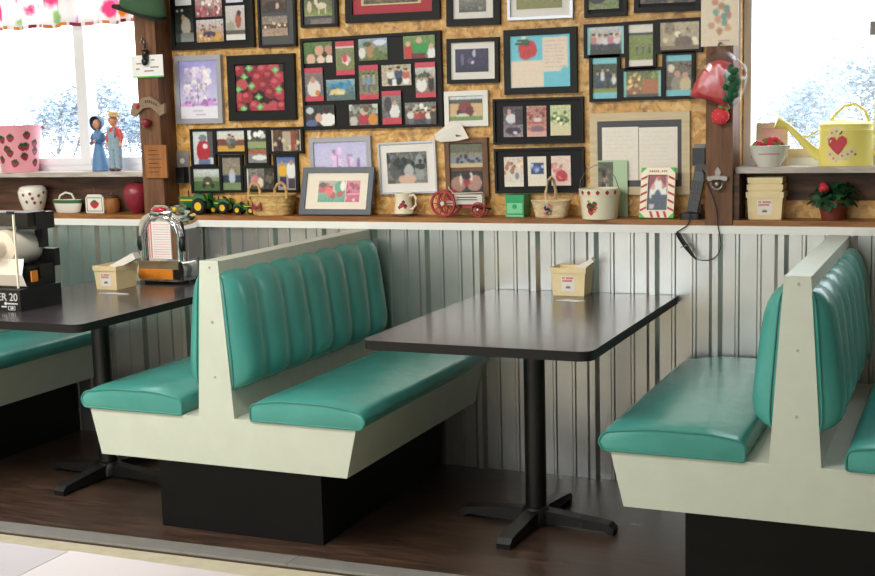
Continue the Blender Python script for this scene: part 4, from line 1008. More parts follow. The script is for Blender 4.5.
def tractor(label, xr, yr, rr, xf, rf_, body, Y, big):
    """rear wheel centre (xr, yr) and radius in pixels; front wheel x; body pixel box"""
    p = at(xr, yr, Y-.035); m = mpp(p); z0 = SHZ+.0004
    k = (at(xr+10, yr, Y).x-at(xr, yr, Y).x)/10          # metres along X per pixel
    t = thing('toy_tractor', label, 'toy tractor', (p.x, Y, z0)); d = 1 if xf > xr else -1
    R = rr*m*1.05; F = rf_*m*1.05; fx = (xf-xr)*k; W = R*1.25
    for s in (-1, 1):
        wheel('rear_wheel', R, W*.45, 0, s*W*.85, R*1.05, t); wheel('front_wheel', F, F*.6, fx, s*W*.6, F*1.05, t)
    top = (body[3]-body[1])*m; zt = R*2.75
    q = MB(); a, bb = min(fx*1.12, fx*.28), max(fx*1.12, fx*.28)
    q.box(a, bb, -W*.3, W*.3, F*1.3, zt*.82, .004); q.prism([(-R*.9, R*.8), (R*.9, R*.8), (R*.8, zt*.6), (-R*.8, zt*.6)], -W*.35, W*.35, 'y', .003)
    for s in (-1, 1): q.prism([(-R*1.15, R*1.5), (-R*.7, zt*.92), (R*.6, zt*.96), (R*1.1, R*1.7), (R*.6, R*1.9), (-R*.5, R*1.9)], s*W*.6-W*.22, s*W*.6+W*.22, 'y', .002)
    q.build('body', 'tgreen', t)
    q = MB(); q.box(min(fx*.4, fx*1.05), max(fx*.4, fx*1.05), -W*.31, W*.31, F*1.3+(zt*.82-F*1.3)*.62, F*1.3+(zt*.82-F*1.3)*.74); q.build('yellow_stripe', 'yellow', t)
    q = MB(); q.tube([(fx*.3, 0, zt*.7), (fx*.16, 0, zt*.98)], .003, 6); q.M = tr(fx*.14, 0, zt*1.0) @ rot('Y', -d*.5); q.lathe([(R*.35, -.002), (R*.35, .002)], 14); q.build('steering_wheel', 'tyre', t)
    q = MB(); q.box(-R*.35-d*R*.1, R*.35-d*R*.1, -W*.22, W*.22, zt*.6, zt*.68, .002); q.box(-d*R*.45-.003, -d*R*.45+.003, -W*.22, W*.22, zt*.62, zt*.95, .001); q.build('seat', 'yellow', t)
    q = MB(); q.lathe([(.003, zt*.8), (.003, zt*1.1)], 8, (fx*.7, 0, 0)); q.build('exhaust', 'tyre', t)
    return t
tractor('largest green toy tractor with yellow hubs, by the left post', 199, 203.5, 7.4, 178.5, 4.6, (175, 192, 215, 208), .052, 1)
tractor('middle sized green toy tractor between the largest and the smallest one', 222, 207.5, 5.6, 211.5, 3.6, (210, 196, 229, 212), .082, 1)
tractor('smallest green toy tractor, next to the two handled basket', 235.5, 209.5, 4.2, 248, 3.6, (230, 199, 252, 213), .04, 0)

# ------------------------------------------------------------------ woven baskets
def weave(q, w, d, h, flare, rows, n=44, lip=True):
    pf = []
    for i in range(rows*4+1):
        z = h*i/(rows*4); f = 1-flare*(1-i/(rows*4)); pf.append((f+.025*abs(math.sin(PI*i/4)), z))
    vs, fs = [], []
    for i, (f, z) in enumerate(pf):
        for k in range(n):
            a = 2*PI*k/n; ca, sa = math.cos(a), math.sin(a); e = .62
            x = math.copysign(abs(ca)**e, ca); y = math.copysign(abs(sa)**e, sa); bmp = 1+.02*math.cos(PI*k+PI*(i//4))
            vs.append((w*f*x*bmp, d*f*y*bmp, z))
    L = len(pf)
    for i in range(L-1):
        for k in range(n): fs.append((i*n+k, i*n+(k+1) % n, (i+1)*n+(k+1) % n, (i+1)*n+k))
    fs.append(tuple(range(n)))
    q.add(vs, fs)
def rimtube(w, d, z, n=36):
    out = []
    for k in range(n):
        a = 2*PI*k/n; ca, sa = math.cos(a), math.sin(a); out.append((w*math.copysign(abs(ca)**.62, ca), d*math.copysign(abs(sa)**.62, sa), z))
    return out
c, m = spot(252, 294, 216, SHZ, .02, .05); c.y = .032
x0 = at(252.5, 205, .032).x; x1 = at(294, 205, .032).x; w = (x1-x0)/2; k = w/20.5
t = thing('two_handled_basket', 'woven honey coloured basket with two loop handles on the shelf', 'basket', ((x0+x1)/2, .032, SHZ+.0004))
q = MB(); weave(q, w*.97, .058, 20*m, .16, 5); o = q.build('basket_body', 'wicker', t, 1.2); o.modifiers.new('thick', 'SOLIDIFY').thickness = .003
q = MB(); q.tube(rimtube(w*.99, .06, 20*m), .006, 8, True); q.build('rim', 'wicker', t)
for xx, yy in ((-12*k, -.05), (13*k, -.045)):
    q = MB(); q.tube([(xx-6*k, yy, 17*m), (xx-5.5*k, yy, 26*m), (xx-3*k, yy, 31*m), (xx+1*k, yy, 33*m), (xx+4*k, yy, 30.5*m), (xx+5.5*k, yy, 25*m), (xx+5.8*k, yy, 17*m)], .0062, 8); q.build('handle', 'wicker', t)
q = MB()
for s in (-1, 1): q.prism([(-9*k, 8*m), (-9*k+s*.022, 14*m), (-9*k+s*.026, 5*m)], -.066, -.062, 'y')
q.ball((-9*k, -.066, 8.5*m), .007, .005, .007, 8); q.build('bow', 'darkred', t)
c, m = spot(532.5, 570, 218, SHZ, .0, .045); c.y = max(c.y, .035)
x0 = at(532.5, 205, c.y).x; x1 = at(570.5, 205, c.y).x; w = (x1-x0)/2
t = thing('hooped_basket', 'small pale woven basket with one hoop handle and pink floral ribbon', 'basket', ((x0+x1)/2, c.y, SHZ+.0004))
q = MB(); weave(q, w*.96, .042, 17*m, .2, 4); o = q.build('basket_body', 'palewicker', t, 1.2); o.modifiers.new('thick', 'SOLIDIFY').thickness = .003
q = MB(); q.tube(rimtube(w*.98, .044, 17*m), .004, 8, True); q.build('rim', 'palewicker', t)
q = MB(); q.tube([(-.004, -.044, 14*m), (-.01, -.04, 26*m), (-.006, -.02, 37*m), (0, 0, 40*m), (.004, .02, 37*m), (.006, .04, 26*m), (.004, .044, 14*m)], .0062, 8); q.build('handle', 'palewicker', t)
q = MB()
for k in range(16):
    a = k*2.4; q.disc((-.002+.021*math.cos(a)*(k % 4+1)/4, -.0485, 9*m+.018*math.sin(a)*(k % 4+1)/4), .006, 'y', .002, 8, mi=(0, 0, 1, 2)[k % 4])
q.build('floral_ribbon', ['blush', 'cardgreen', 'softred'], t, 0)

# mug and saucer
c, m = spot(390, 416, 214, SHZ, .02, .06); c.y = .055; c.x = at(404, 213, .055).x
t = thing('saucer', 'white saucer under the cream mug on the shelf', 'saucer', c)
q = MB(); q.lathe([(.026, 0), (.03, .003), (.058, .010), (.060, .012), (.056, .012), (.03, .006), (.001, .006)], 32); q.build('dish', 'china', t)
c2 = c.copy(); c2.z += .0065
t = thing('mug', 'cream mug with strawberry picture and loop handle, standing on the saucer', 'mug', c2)
H = 21*m; mf = [(9*m, 0), (9.8*m, 2*m), (9.0*m, 8*m), (8.4*m, 14*m), (9.2*m, H), (8.6*m, H), (8*m, 14*m), (8.8*m, 2.5*m), (.1*m, 2*m)]
q = MB(); q.lathe(mf, 32)
rfm = lambda z: (9.8-.8*z/(8*m))*m if z < 8*m else (9.0-.6*(z/m-8)/6)*m
va = math.atan2(CAM.y-c.y, CAM.x-c.x)
for du, v, s in ((-.25, 9, .011), (.15, 8, .010), (-.05, 12, .009), (-.5, 7, .008)): berry_motif(q, va+du, v*m, s, rfm, 1, 2)
q.build('mug_body', ['enamel', 'red', 'dgreen'], t)
q = MB(); q.tube([(8*m, -.01, 18*m), (13*m, -.016, 19.5*m), (16*m, -.02, 15*m), (15*m, -.018, 9*m), (11*m, -.012, 5.5*m), (8.6*m, -.01, 5*m)], 1.3*m, 8); q.build('handle', 'enamel', t)

# red wheeled toy
def spoked(t, name, r, x, y, z, w, mat='redtoy'):
    q = MB(); n = 24; q.M = tr(x, y, z) @ rot('X', PI/2)
    q.lathe([(r*.86, -w/2), (r, -w/2), (r, w/2), (r*.86, w/2), (r*.86, -w/2)], 28, cap=False)
    o = q.build(name, mat, t)
    q = MB(); q.M = tr(x, y, z) @ rot('X', PI/2); q.lathe([(r*.16, -w*.7), (r*.16, w*.7)], 12); q.build('hub', 'whitetoy', o)
    q = MB()
    for k in range(10):
        a = 2*PI*k/10; q.tube([(x+r*.12*math.cos(a), y, z+r*.12*math.sin(a)), (x+r*.9*math.cos(a), y, z+r*.9*math.sin(a))], r*.045, 5)
    q.build('spokes', mat, o)
Yt = .055; p = at(447, 213, Yt); m = mpp(p); kx = (at(480, 205, Yt).x-at(444, 205, Yt).x)/36
t = thing('toy_steam_tractor', 'old toy tractor with red spoked wheels and a white body on the shelf', 'toy tractor', (p.x, Yt, SHZ+.0004))
R = 13.2*m; F = 7.2*m; fx = 34*kx
for s in (-1, 1): spoked(t, 'rear_wheel', R, 0, s*.036-.004, R, .012); spoked(t, 'front_wheel', F, fx, s*.028-.004, F, .010)
q = MB(); q.box(9.5*kx, 37*kx, -.02, .016, 12*m, 21.5*m, .003); q.box(-4*kx, 12*kx, -.018, .014, 11*m, 15*m, .002); q.build('body', 'whitetoy', t)
q = MB()
for k in range(2): q.box(12*kx, 32*kx, -.0215, -.019, (18.5-2.4*k)*m, (19.4-2.4*k)*m)
q.build('faint_lettering', 'darkink', t, 0)
q = MB(); q.tube([(-6*kx, 0, R), (44*kx, 0, F)], .0035, 6); q.tube([(0, -.04, R), (0, .032, R)], .004, 6); q.tube([(fx, -.032, F), (fx, .024, F)], .0035, 6); q.build('axles', 'iron', t)
q = MB(); q.tube([(11*kx, -.012, 20*m), (4*kx, -.012, 27*m), (3*kx, -.012, 29.5*m)], .0022, 6); q.tube([(5*kx, -.01, 22.5*m), (37*kx, -.01, 23.5*m), (38*kx, -.01, 11*m)], .0022, 6); q.tube([(28*kx, -.008, 11*m), (36*kx, -.008, 15*m)], .003, 6); q.build('rails', 'whitetoy', t)
q = MB(); q.lathe([(.004, 21*m), (.004, 25*m)], 8, (31*kx, -.002, 0)); q.box(16*kx, 26*kx, -.01, .008, 8*m, 12*m, .002); q.build('engine', 'redtoy', t)

# green tin
x0 = at(506.5, 210, .035).x; x1 = at(524, 210, .035).x; c, m = spot(506, 524, 218.5, SHZ, .0, .03)
Y0 = .03; w = (x1-x0)/2; D = .075
t = thing('green_tin', 'small bright green tin box with a paler front panel on the shelf', 'tin', ((x0+x1)/2, Y0, SHZ+.0004))
q = MB(); q.box(-w, w, 0, D, 0, 19.5*m, .003); q.build('tin_body', 'tingreen', t)
q = MB(); q.box(-w-.002, w+.002, -.002, D+.002, 16*m, 22*m, .003); q.build('lid', 'tingreen', t)
q = MB(); q.box(-w*.88, w*.88, -.0012, .0004, 3.6*m, 14*m); q.box(-w, w, -.0012, .0004, .2*m, 2*m); q.build('front_panel', 'tinlight', t, 0)
q = MB(); q.disc((0, -.002, 10.5*m), .010, 'y', .002, 14); q.build('emblem', 'tingreen', t, 0)

# strawberry pail
Y = .012; p = at(600, 219, Y); m = mpp(p)
t = thing('enamel_pail', 'cream pail with red strawberries and a wire bail on the shelf', 'pail', (p.x, Y, SHZ+.0004))
r0, r1, H = 17.6*m, 20.6*m, 30*m
if r1 > Y+.03: pass
rfe = lambda z: r0+(r1-r0)*z/H
q = MB(); q.lathe([(r0, 0), (rfe(.76*H), .76*H), (rfe(.76*H)+.002, .77*H), (r1+.0015, H), (r1-.004, H), (r0-.004, .006), (.001, .006)], 40)
va = math.atan2(CAM.y-Y, CAM.x-p.x)
for du in (-.95, -.55, -.1, .35, .8): berry_motif(q, va+du, .875*H, .0085, lambda z: rfe(z)+.002, 1, 2)
for du, v, s in ((-.55, .42, .017), (-.36, .36, .016), (-.5, .26, .015), (-.28, .5, .012)): berry_motif(q, va+du, v*H, s, rfe, 1, 2)
for du, v in ((-.2, .34), (-.62, .55), (-.3, .22)): motif(q, LEAF, va+du, v*H, .011, rfe, 3)
q.build('pail_body', ['enamel', 'red', 'dgreen', 'wicker'], t)
q = MB(); q.tube([(-r1, 0, .88*H), (-r1*.93, -.012, 1.25*H), (-r1*.6, -.02, 1.6*H), (-.1*r1, -.026, 1.78*H), (.45*r1, -.03, 1.72*H), (.85*r1, -.022, 1.35*H), (r1, 0, .88*H)], .0016, 6); q.build('bail', 'castiron', t)
# greeting card behind the pail
Yc = .094
x0, x1, x2 = at(597.7, 190, Yc).x, at(613, 190, Yc).x, at(627.5, 190, Yc).x; zt = at(612, 160.5, Yc).z
t = thing('greeting_card', 'mint green card with a small photo standing behind the strawberry pail', 'card', (x1, Yc+.006, SHZ+.0004))
hh = zt-SHZ
q = MB(); q.add([(x0-x1, -.004, 0), (0, .006, 0), (0, .006, hh), (x0-x1, -.004, hh)], [(0, 1, 2, 3)]); q.add([(0, .006, 0), (x2-x1, -.004, 0), (x2-x1, -.004, hh), (0, .006, hh)], [(0, 1, 2, 3)])
o = q.build('card_fold', 'cardgreen', t, 0); o.modifiers.new('thick', 'SOLIDIFY').thickness = .001
pc = picture('photo', 'G 6a6c60 8a8474 N 12 E 45 60 26 26 2c302e E 45 30 12 11 d8b49c E 42 22 14 8 3a2c26 E 60 55 10 12 e4dcd0 R 0 85 100 100 9a9484 R 0 0 5 100 cfe0cc', (x1-x0)*.94, hh*.9, t, 0, 0, 0, 26, 4)
pc.location = ((x0-x1)/2, -.0008, hh*.52); pc.rotation_euler = (0, 0, math.atan2(.010, x1-x0))
# candy stripe photo frame leaning on the shelf
cr = 'G f3e6d8 f3e6d8 '
t, w, H = leaner('photo frame with red and white candy stripes and green corners on the shelf', [(642, 168.5), (676, 168.8), (673, 218.7), (638.8, 218.7)], .012, .055, 'enamel', 'matcream', 7.2, [
    (.2, .115, .80, .84, 'G 8a2c3a 7c2834 N 6 R 0 42 100 100 3c4a50 E 50 40 22 30 ecebec E 24 54 16 18 f0eeee E 78 52 15 20 eeecea E 52 12 9 8 c8584c E 26 36 9 8 d8a090 E 76 34 8 7 c87868 R 20 58 88 100 33475c E 50 62 14 18 2c4468 S 10 5 10 62 90 95 2a3c54 R 88 0 93 45 d8ccc8 E 22 90 14 8 c8c4cc')], res=36, name='photo_frame')
# stripes painted on the border
q = MB(); bwv = 7.2*mpp(at(640, 200, .03)); yy = -.0166
for k in range(5):
    z = H*(.12+.155*k)
    q.add([(-w/2+.001, yy, z), (-w/2+.001, yy, z+.009), (-w/2+bwv*.92, yy, z+.021), (-w/2+bwv*.92, yy, z+.012)], [(0, 1, 2, 3)])
    q.add([(w/2-.001, yy, z), (w/2-.001, yy, z+.009), (w/2-bwv*.92, yy, z+.021), (w/2-bwv*.92, yy, z+.012)], [(0, 1, 2, 3)])
for k in range(3):
    x = -w*.22+k*w*.2; q.add([(x, yy, bwv*.9), (x+.010, yy, bwv*.9), (x+.018, yy, .001), (x+.008, yy, .001)], [(0, 1, 2, 3)])
q.build('candy_stripes', 'red', t, 0)
q = MB()
for sx, z0, sz in ((-1, 0, 1), (1, 0, 1), (-1, H, -1), (1, H, -1)): q.add([(sx*w/2, yy-.0004, z0), (sx*(w/2-.022), yy-.0004, z0), (sx*w/2, yy-.0004, z0+sz*.022)], [(0, 1, 2)])
q.build('green_corners', 'leafbright', t, 0)
q = MB()
for k in range(9):
    if k != 5: q.box(-w*.26+k*w*.06, -w*.26+k*w*.06+w*.04, yy-.0004, yy+.0002, H-bwv*.62, H-bwv*.36)
q.build('faint_lettering', 'softred', t, 0)

# ------------------------------------------------------------------ telephone, outlet, cord, opener
t, w, h = wallcard('wall_outlet', 'grey wall outlet behind the black telephone handset, left of the right post', 'outlet', 694, 144, 705, 172, WY-.007, 'greyplastic', .0065)
p = at(699.5, 157, .085); t = thing('power_adapter', 'black power adapter plugged in above the telephone', 'adapter', (p.x, WY-.0075, p.z))
q = MB(); q.box(-.024, .024, -.05, -.0005, -.032, .034, .008); q.build('adapter_body', 'blackplastic', t)
Yb = .04; p = at(692, 217, Yb); m = mpp(p)
t = thing('cordless_telephone', 'black cordless telephone upright in its cradle beside the right post', 'telephone', (p.x, Yb, SHZ+.0004))
q = MB(); q.prism(rounded([(-.038, -.045), (.040, -.045), (.043, .04), (-.036, .04)], .015), 0, .022, 'z', .006); q.prism([(-.02, .01), (.03, .01), (.034, .04), (-.016, .04)], .018, .05, 'z', .006); q.build('cradle', 'blackplastic', t)
q = MB(); q.M = tr(.0, .004, .024) @ rot('Y', .17) @ rot('X', -.16); q.box(-.021, .021, -.012, .014, 0, .185, .008, 3); q.build('handset', 'blackplastic', t)
ho = q
Mh = tr(.0, .004, .024) @ rot('Y', .17) @ rot('X', -.16)
q = MB(); q.M = Mh; q.box(-.016, .016, -.0135, -.011, .12, .155, .001); q.build('screen', 'slate', t)
q = MB(); q.M = Mh
for r in range(4):
    for k in range(3): q.box(-.017+k*.0125, -.017+k*.0125+.009, -.0142, -.011, .03+r*.02, .03+r*.02+.011, .001)
q.build('keypad', 'matgrey', t)
q = MB(); q.M = Mh; q.tube([(.015, 0, .18), (.015, 0, .2)], .004, 8); q.build('antenna', 'blackplastic', t)
def px3(*pts): return [at(x, y, Y) for x, y, Y in pts]
cord = px3((690, 215, -.012), (689.5, 219, -.031), (687.5, 225, -.040), (682, 229, -.040), (676.5, 233, -.040), (680, 240, -.040), (686, 249, -.042), (692, 256, -.042), (697, 259, -.042), (704, 260.5, -.042), (712, 259.5, -.042), (718, 254, -.042), (721, 246, -.042), (720, 236, -.042), (718, 226, -.043), (717, 212, -.043), (713, 198, -.043), (709, 188, -.043), (705, 180, -.043), (704.2, 175, .02), (701.5, 168, .07), (700, 165, .075))
c0 = cord[6]
def smooth(pts, n=6):
    out = []
    for i in range(len(pts)-1):
        a = pts[max(0, i-1)]; b_ = pts[i]; c_ = pts[i+1]; d_ = pts[min(len(pts)-1, i+2)]
        for k in range(n):
            s = k/n; out.append(.5*((2*b_)+(c_-a)*s+(2*a-5*b_+4*c_-d_)*s*s+(3*b_-a-3*c_+d_)*s**3))
    return out+[pts[-1]]
t = thing('telephone_cord', 'dark bundled telephone cord hanging over the white trim under the telephone', 'cord', c0)
q = MB(); q.tube([p-c0 for p in smooth(cord)], .0021, 6); q.build('cord_line', 'cordgrey', t)
q = MB()
for k in range(6):
    o_ = (k-2.5)*.0042; pts = px3((676+k*.8, 232+abs(k-2)*.5, -.044), (681+o_*200, 239, -.046-abs(o_)), (687+o_*220, 248, -.046-abs(o_)), (694+k*.5, 258+k*.4, -.044))
    q.tube([p-c0 for p in smooth(pts)], .0022, 5)
q.build('bundle', 'cordgrey', t)
q = MB(); pp = at(686, 245.5, -.046)-c0; q.tube([pp+Vector((.019*math.cos(a), .010*math.sin(a), .007*math.cos(a))) for a in [2*PI*k/14 for k in range(14)]], .0022, 6, True); q.build('tie', 'greyplastic', t)
p = at(718, 180, -.034); m = mpp(p)
t = thing('bottle_opener', 'cast metal wall mounted bottle opener on the right post', 'bottle opener', (p.x, -.0335, p.z))
q = MB(); q.prism(rounded([(-.006, .012), (-.012, .03), (0, .05), (.012, .03), (.006, .012)], .004), -.006, 0, 'y', .002); q.prism([(-.038, .004), (-.036, .014), (-.015, .016), (0, .02), (.015, .016), (.036, .014), (.038, .004), (.03, -.004), (.012, .002), (-.012, .002), (-.03, -.004)], -.018, 0, 'y', .003); q.build('mount_plate', 'castiron', t)
q = MB(); q.tube([(.021*math.cos(a), -.02, -.012+.021*math.sin(a)) for a in [PI*.95+PI*1.1*k/14 for k in range(15)]], .005, 8); q.ball((0, -.012, -.016), .014, .011, .014, 12); q.build('opener_hook', 'castiron', t)

# ------------------------------------------------------------------ strawberry in a clear bag on the right post
Yg = -.085; p = at(716, 80, Yg); m = mpp(p)
t = thing('bagged_strawberry', 'big red plush strawberry with green leaves in a clear plastic bag on the right post', 'plush strawberry', (p.x, Yg, p.z))
def blobby(q, ctr, rx, ry, rz, seed, amp=.06, n=22):
    rn = random.Random(seed); ph = [rn.uniform(0, 6) for _ in range(6)]
    mm = n//2; vs = []; fs = []
    for i in range(mm+1):
        th = PI*i/mm
        for k in range(n):
            a = 2*PI*k/n; g = 1+amp*(math.sin(3*a+ph[0])*math.sin(2*th+ph[1])+.6*math.sin(5*a+ph[2])*math.sin(th*3+ph[3]))
            vs.append((ctr[0]+rx*g*math.sin(th)*math.cos(a), ctr[1]+ry*g*math.sin(th)*math.sin(a), ctr[2]-rz*g*math.cos(th)))
    for i in range(mm):
        for k in range(n): fs.append((i*n+k, i*n+(k+1) % n, (i+1)*n+(k+1) % n, (i+1)*n+k))
    q.add(vs, fs)
sil = [(-26, -16), (-22, -3), (-14, 9), (-5, 18), (4, 20), (13, 17), (17, 14), (20, 6), (18, -12), (14, -24), (10, -28), (3, -24), (-6, -20), (-16, -18)]
q = MB(); cx, cz = -2*m, -3*m
def bulge(q, sil, depth, rings=5, y0=0, mi=0):
    vs, fs = [], []; n = len(sil); gx = sum(s_[0] for s_ in sil)/n; gz = sum(s_[1] for s_ in sil)/n; L = []
    for sgn in (1, -1):
        for i in range(rings):
            f = i/rings if sgn == 1 else 0
    # rings from back pole through silhouette to front pole
    tot = 2*rings
    for i in range(1, tot):
        a = PI*i/tot; f = math.sin(a)**.7; y = y0+depth*math.cos(a)
        for (x, z) in sil: vs.append(((gx+(x-gx)*f)*m, y, (gz+(z-gz)*f)*m))
    for i in range(tot-2):
        for k in range(n): fs.append((i*n+k, i*n+(k+1) % n, (i+1)*n+(k+1) % n, (i+1)*n+k))
    fs.append(tuple(range(n))); fs.append(tuple((tot-2)*n+k for k in range(n)))
    q.add(vs, fs, mi)
bulge(q, rounded(sil, 3, 2), .042); q.build('plush_body', 'plush', t, 2)
q = MB(); bulge(q, rounded([(14, 15), (19, 13), (24, 4), (26, -4), (22, -14), (18, -23), (13, -25), (11, -16), (9, -4), (11, 8)], 2, 2), .030, y0=-.022)
for k in range(9): q.ball(((14+6*math.sin(k*2.1)+3)*m, -.045+.008*math.cos(k*3), (12-3.9*k)*m), .012, .009, .012, 8)
q.build('plush_leaves', 'plushgreen', t, 2)
q = MB(); bg = [(-27, -16), (-24, 0), (-16, 15), (-7, 26), (2, 33), (8, 32), (20, 22), (30, 12), (31, 2), (28, -10), (24, -22), (14, -30), (2, -26), (-14, -22)]
bulge(q, rounded(bg, 2, 2), .055)
for i, v in enumerate(q.bm.verts): v.co += Vector((math.sin(i*1.7), math.cos(i*2.3), math.sin(i*.9)))*.0025
q.build('clear_bag', 'clear', t, .3)
q = MB(); q.tube([(2*m, 0, 32*m), (2*m, .02, 36*m), (2*m, .05, 37*m)], .004, 6); q.build('hook', 'castiron', t)
p = at(720.5, 116, -.052)
t = thing('strawberry_ornament', 'small knitted strawberry ornament hanging below the bagged plush strawberry', 'ornament', (p.x, -.056, p.z))
q = MB(); q.ball((0, 0, 0), 9*m, 8.2*m*.6, 9.2*m, 18)
q.build('berry', 'plush', t)
q = MB()
for k in range(22):
    a = k*2.4; z = -.85+1.6*k/22; r = math.sqrt(max(0, 1-z*z)); q.ball((r*9*m*math.cos(a), r*4.9*m*math.sin(a), z*9.2*m), .0016, n=6)
q.build('seeds', 'petal', t)
q = MB()
for k in range(5): a = k*1.256; q.ball((4*m+math.cos(a)*3*m, -.012*math.sin(a)-.005, 8.5*m+2*m*math.sin(a)), 3.4*m, .005, 2.2*m, 8)
q.tube([(2*m, 0, 8*m), (3*m, 0, 14*m)], .0015, 5); q.build('leaf_tuft', 'leafbright', t)

# ------------------------------------------------------------------ right sill and low shelf
p = at(769, 164.5, .045); m = mpp(p); p.z = SILZ+.0004
t = thing('china_bowl', 'white china bowl of strawberries on the right window sill', 'bowl', p)
q = MB(); pf = [(11*m, 0), (12*m, 2*m), (17*m, 10*m), (20.4*m, 20*m), (21.4*m, 21*m), (20.6*m, 21.4*m), (16*m, 10*m), (11*m, 3.5*m), (.1*m, 3*m)]; q.lathe(pf, 40)
rb = lambda z: (12+5*(z/m-2)/8)*m if z < 10*m else (17+3.4*(z/m-10)/10)*m
va = math.atan2(CAM.y-p.y, CAM.x-p.x)
for k in range(11):
    sq = [(-.4, -.5), (.4, -.5), (.4, .5), (-.4, .5)]; motif(q, sq, va-.55+k*.11, 13*m, .006, rb, 1)
q.build('bowl_body', ['china', 'softred'], t)
bowl = p
for i, (dx, dy, dz, r, tl, lb) in enumerate(((5, -5, 22, 6.6, (2.2, .6), 'largest red strawberry on the front right of the china bowl'), (-9, -4, 19.5, 4.9, (1.8, -.9), 'red strawberry at the front left in the china bowl'), (-3, 5, 21, 5, (1.0, -.4), 'red strawberry at the back of the china bowl'), (-13, 4, 18, 4.4, (1.4, -1.2), 'strawberry on the far left of the china bowl'), (10, 6, 18.5, 4.4, (1.6, 1.1), 'strawberry at the back right of the china bowl'))):
    t = thing('strawberry', lb, 'strawberry', (bowl.x+dx*m, bowl.y+dy*m, bowl.z+(dz+2.5)*m), 0, 'strawberries in the china bowl')
    q = MB(); strawberry(q, (0, 0, 0), r*m, tilt=tl); q.build('berry', ['red', 'leafbright'], t)
x0 = at(755, 140, .12).x; x1 = at(787, 140, .12).x; zt = at(770, 123, .12).z
t = thing('propped_card', 'pinkish framed card propped in the window behind the bowl of strawberries', 'card', ((x0+x1)/2, .138, SILZ+.0004)); w = (x1-x0)/2; h = zt-SILZ
q = MB(); q.M = rot('X', -.06); q.ring(-w, w, 0, h, .02, -.006, .006, .001); q.build('frame_border', 'creamframe', t, .5)
q = MB(); q.M = rot('X', -.06); q.box(-w+.015, w-.015, -.003, .004, .015, h-.015); q.build('card_face', 'blush', t, 0)
# watering can
p = at(845.5, 161, .08); m = mpp(p); p.z = SILZ+.0004
t = thing('watering_can', 'yellow tin watering can with a red heart and cream flowers on the right sill', 'watering can', p)
kx = m*1.02; H = 40*m; rx_ = 25.5*kx; ry_ = .068
q = MB(); q.lathe([(1, 0), (1.005, .004), (1, .008), (1, .86*H), (1.012, .875*H), (1, .89*H), (1, H), (1.014, H+.003), (.98, H+.006)], 48, sx=rx_, sy=ry_)
def rfc(z): return 1
def onfront(u, z, lift=.0012):
    a = -PI/2+u; return (rx_*(1+lift/rx_)*math.cos(a), (ry_+lift)*math.sin(a), z)
def patch(shape, u0, z0, s, mi, lift=.0012, ro=0):
    vs = []
    for u, v in [(0, 0)]+list(shape):
        cu, cv = u*math.cos(ro)-v*math.sin(ro), u*math.sin(ro)+v*math.cos(ro); vs.append(onfront(u0+cu*s/rx_, z0+cv*s, lift))
    q.add(vs, [(0, 1+i, 1+(i+1) % len(shape)) for i in range(len(shape))], mi)
heart = [(0, -1.05), (.5, -.5), (.95, .1), (.95, .6), (.6, .9), (.2, .8), (0, .5), (-.2, .8), (-.6, .9), (-.95, .6), (-.95, .1), (-.5, -.5)]
circ = [(math.cos(2*PI*k/10), math.sin(2*PI*k/10)) for k in range(10)]
patch(heart, -.24, 21*m, 9.6*m, 1, .0026, .1)
for uu, zz in ((-.46, 33), (-.28, 34.5), (-.60, 27), (-.06, 10.5), (.14, 12), (.28, 14.5), (-.52, 12), (-.38, 8)):
    for k in range(5): patch(circ, uu+math.cos(k*1.256)*2.6*m/rx_, (zz+math.sin(k*1.256)*2.6)*m, 1.9*m, 2, .0019)
    patch(circ, uu, zz*m, 1.3*m, 4, .0024)
for uu, zz, ro in ((-.56, 25, .8), (-.08, 25, -.8), (.0, 21, -1.2), (.34, 14, -1.3), (-.52, 33, .6), (-.12, 33, -.7), (-.28, 7, 2.5), (.38, 12, -1.7)): patch([(0, -1), (.45, 0), (0, 1), (-.45, 0)], uu, zz*m, 2.8*m, 3, .0014, ro)
q.build('can_body', ['canyellow', 'red', 'petal', 'dgreen', 'orange'], t)
q = MB(); q.lathe([(.98, H+.006), (.80, H+3*m), (.45, H+5.5*m), (.12, H+7*m), (.02, H+7*m)], 40, (-.006, 0, 0), rx_, ry_)
q.build('sloped_lid', 'canyellow', t)
q = MB(); q.tube([(-rx_*.94, -.005, 9*m), (-rx_*.94-10*m, -.012, 18*m), (-rx_*.94-22*m, -.02, 31*m), (-rx_*.94-32*m, -.026, 41*m)], [5.6*m, 4.6*m, 3.6*m, 3.2*m], 14); q.build('spout', 'canyellow', t)
a = Vector((-rx_*.94-31*m, -.0255, 40*m)); d = Vector((-11*m, -.006, 4.5*m)).normalized()
q = MB(); Rm = d.to_track_quat('Z', 'Y').to_matrix().to_4x4(); q.M = tr(*a) @ Rm; q.lathe([(3.2*m, -.004), (4*m, 3*m), (6.6*m, 10*m), (7.3*m, 11.5*m), (7*m, 12.2*m), (.2*m, 13*m)], 24); q.build('rose', 'canyellow', t)
q = MB(); q.tube([(-16*kx, 0, H+3.5*m), (-10*kx, 0, H+11*m), (-2*kx, .004, H+19*m), (8*kx, .006, H+21*m), (17*kx, .004, H+14*m), (21*kx, 0, H+3*m)], 1.5*m, 10); q.build('top_handle', 'canyellow', t)
q = MB(); q.tube([(-rx_*.8, 0, H*.97), (-rx_*.94-12*m, -.01, 29.5*m), (-rx_*.94-20*m, -.018, 31*m)], .0035, 8); q.build('brace', 'canyellow', t)
q = MB(); q.tube([(rx_*.98, 0, 32*m), (rx_+9*m, 0, 33*m), (rx_+11*m, 0, 22*m), (rx_*.98, 0, 10*m)], .0045, 8); q.build('side_handle', 'canyellow', t)

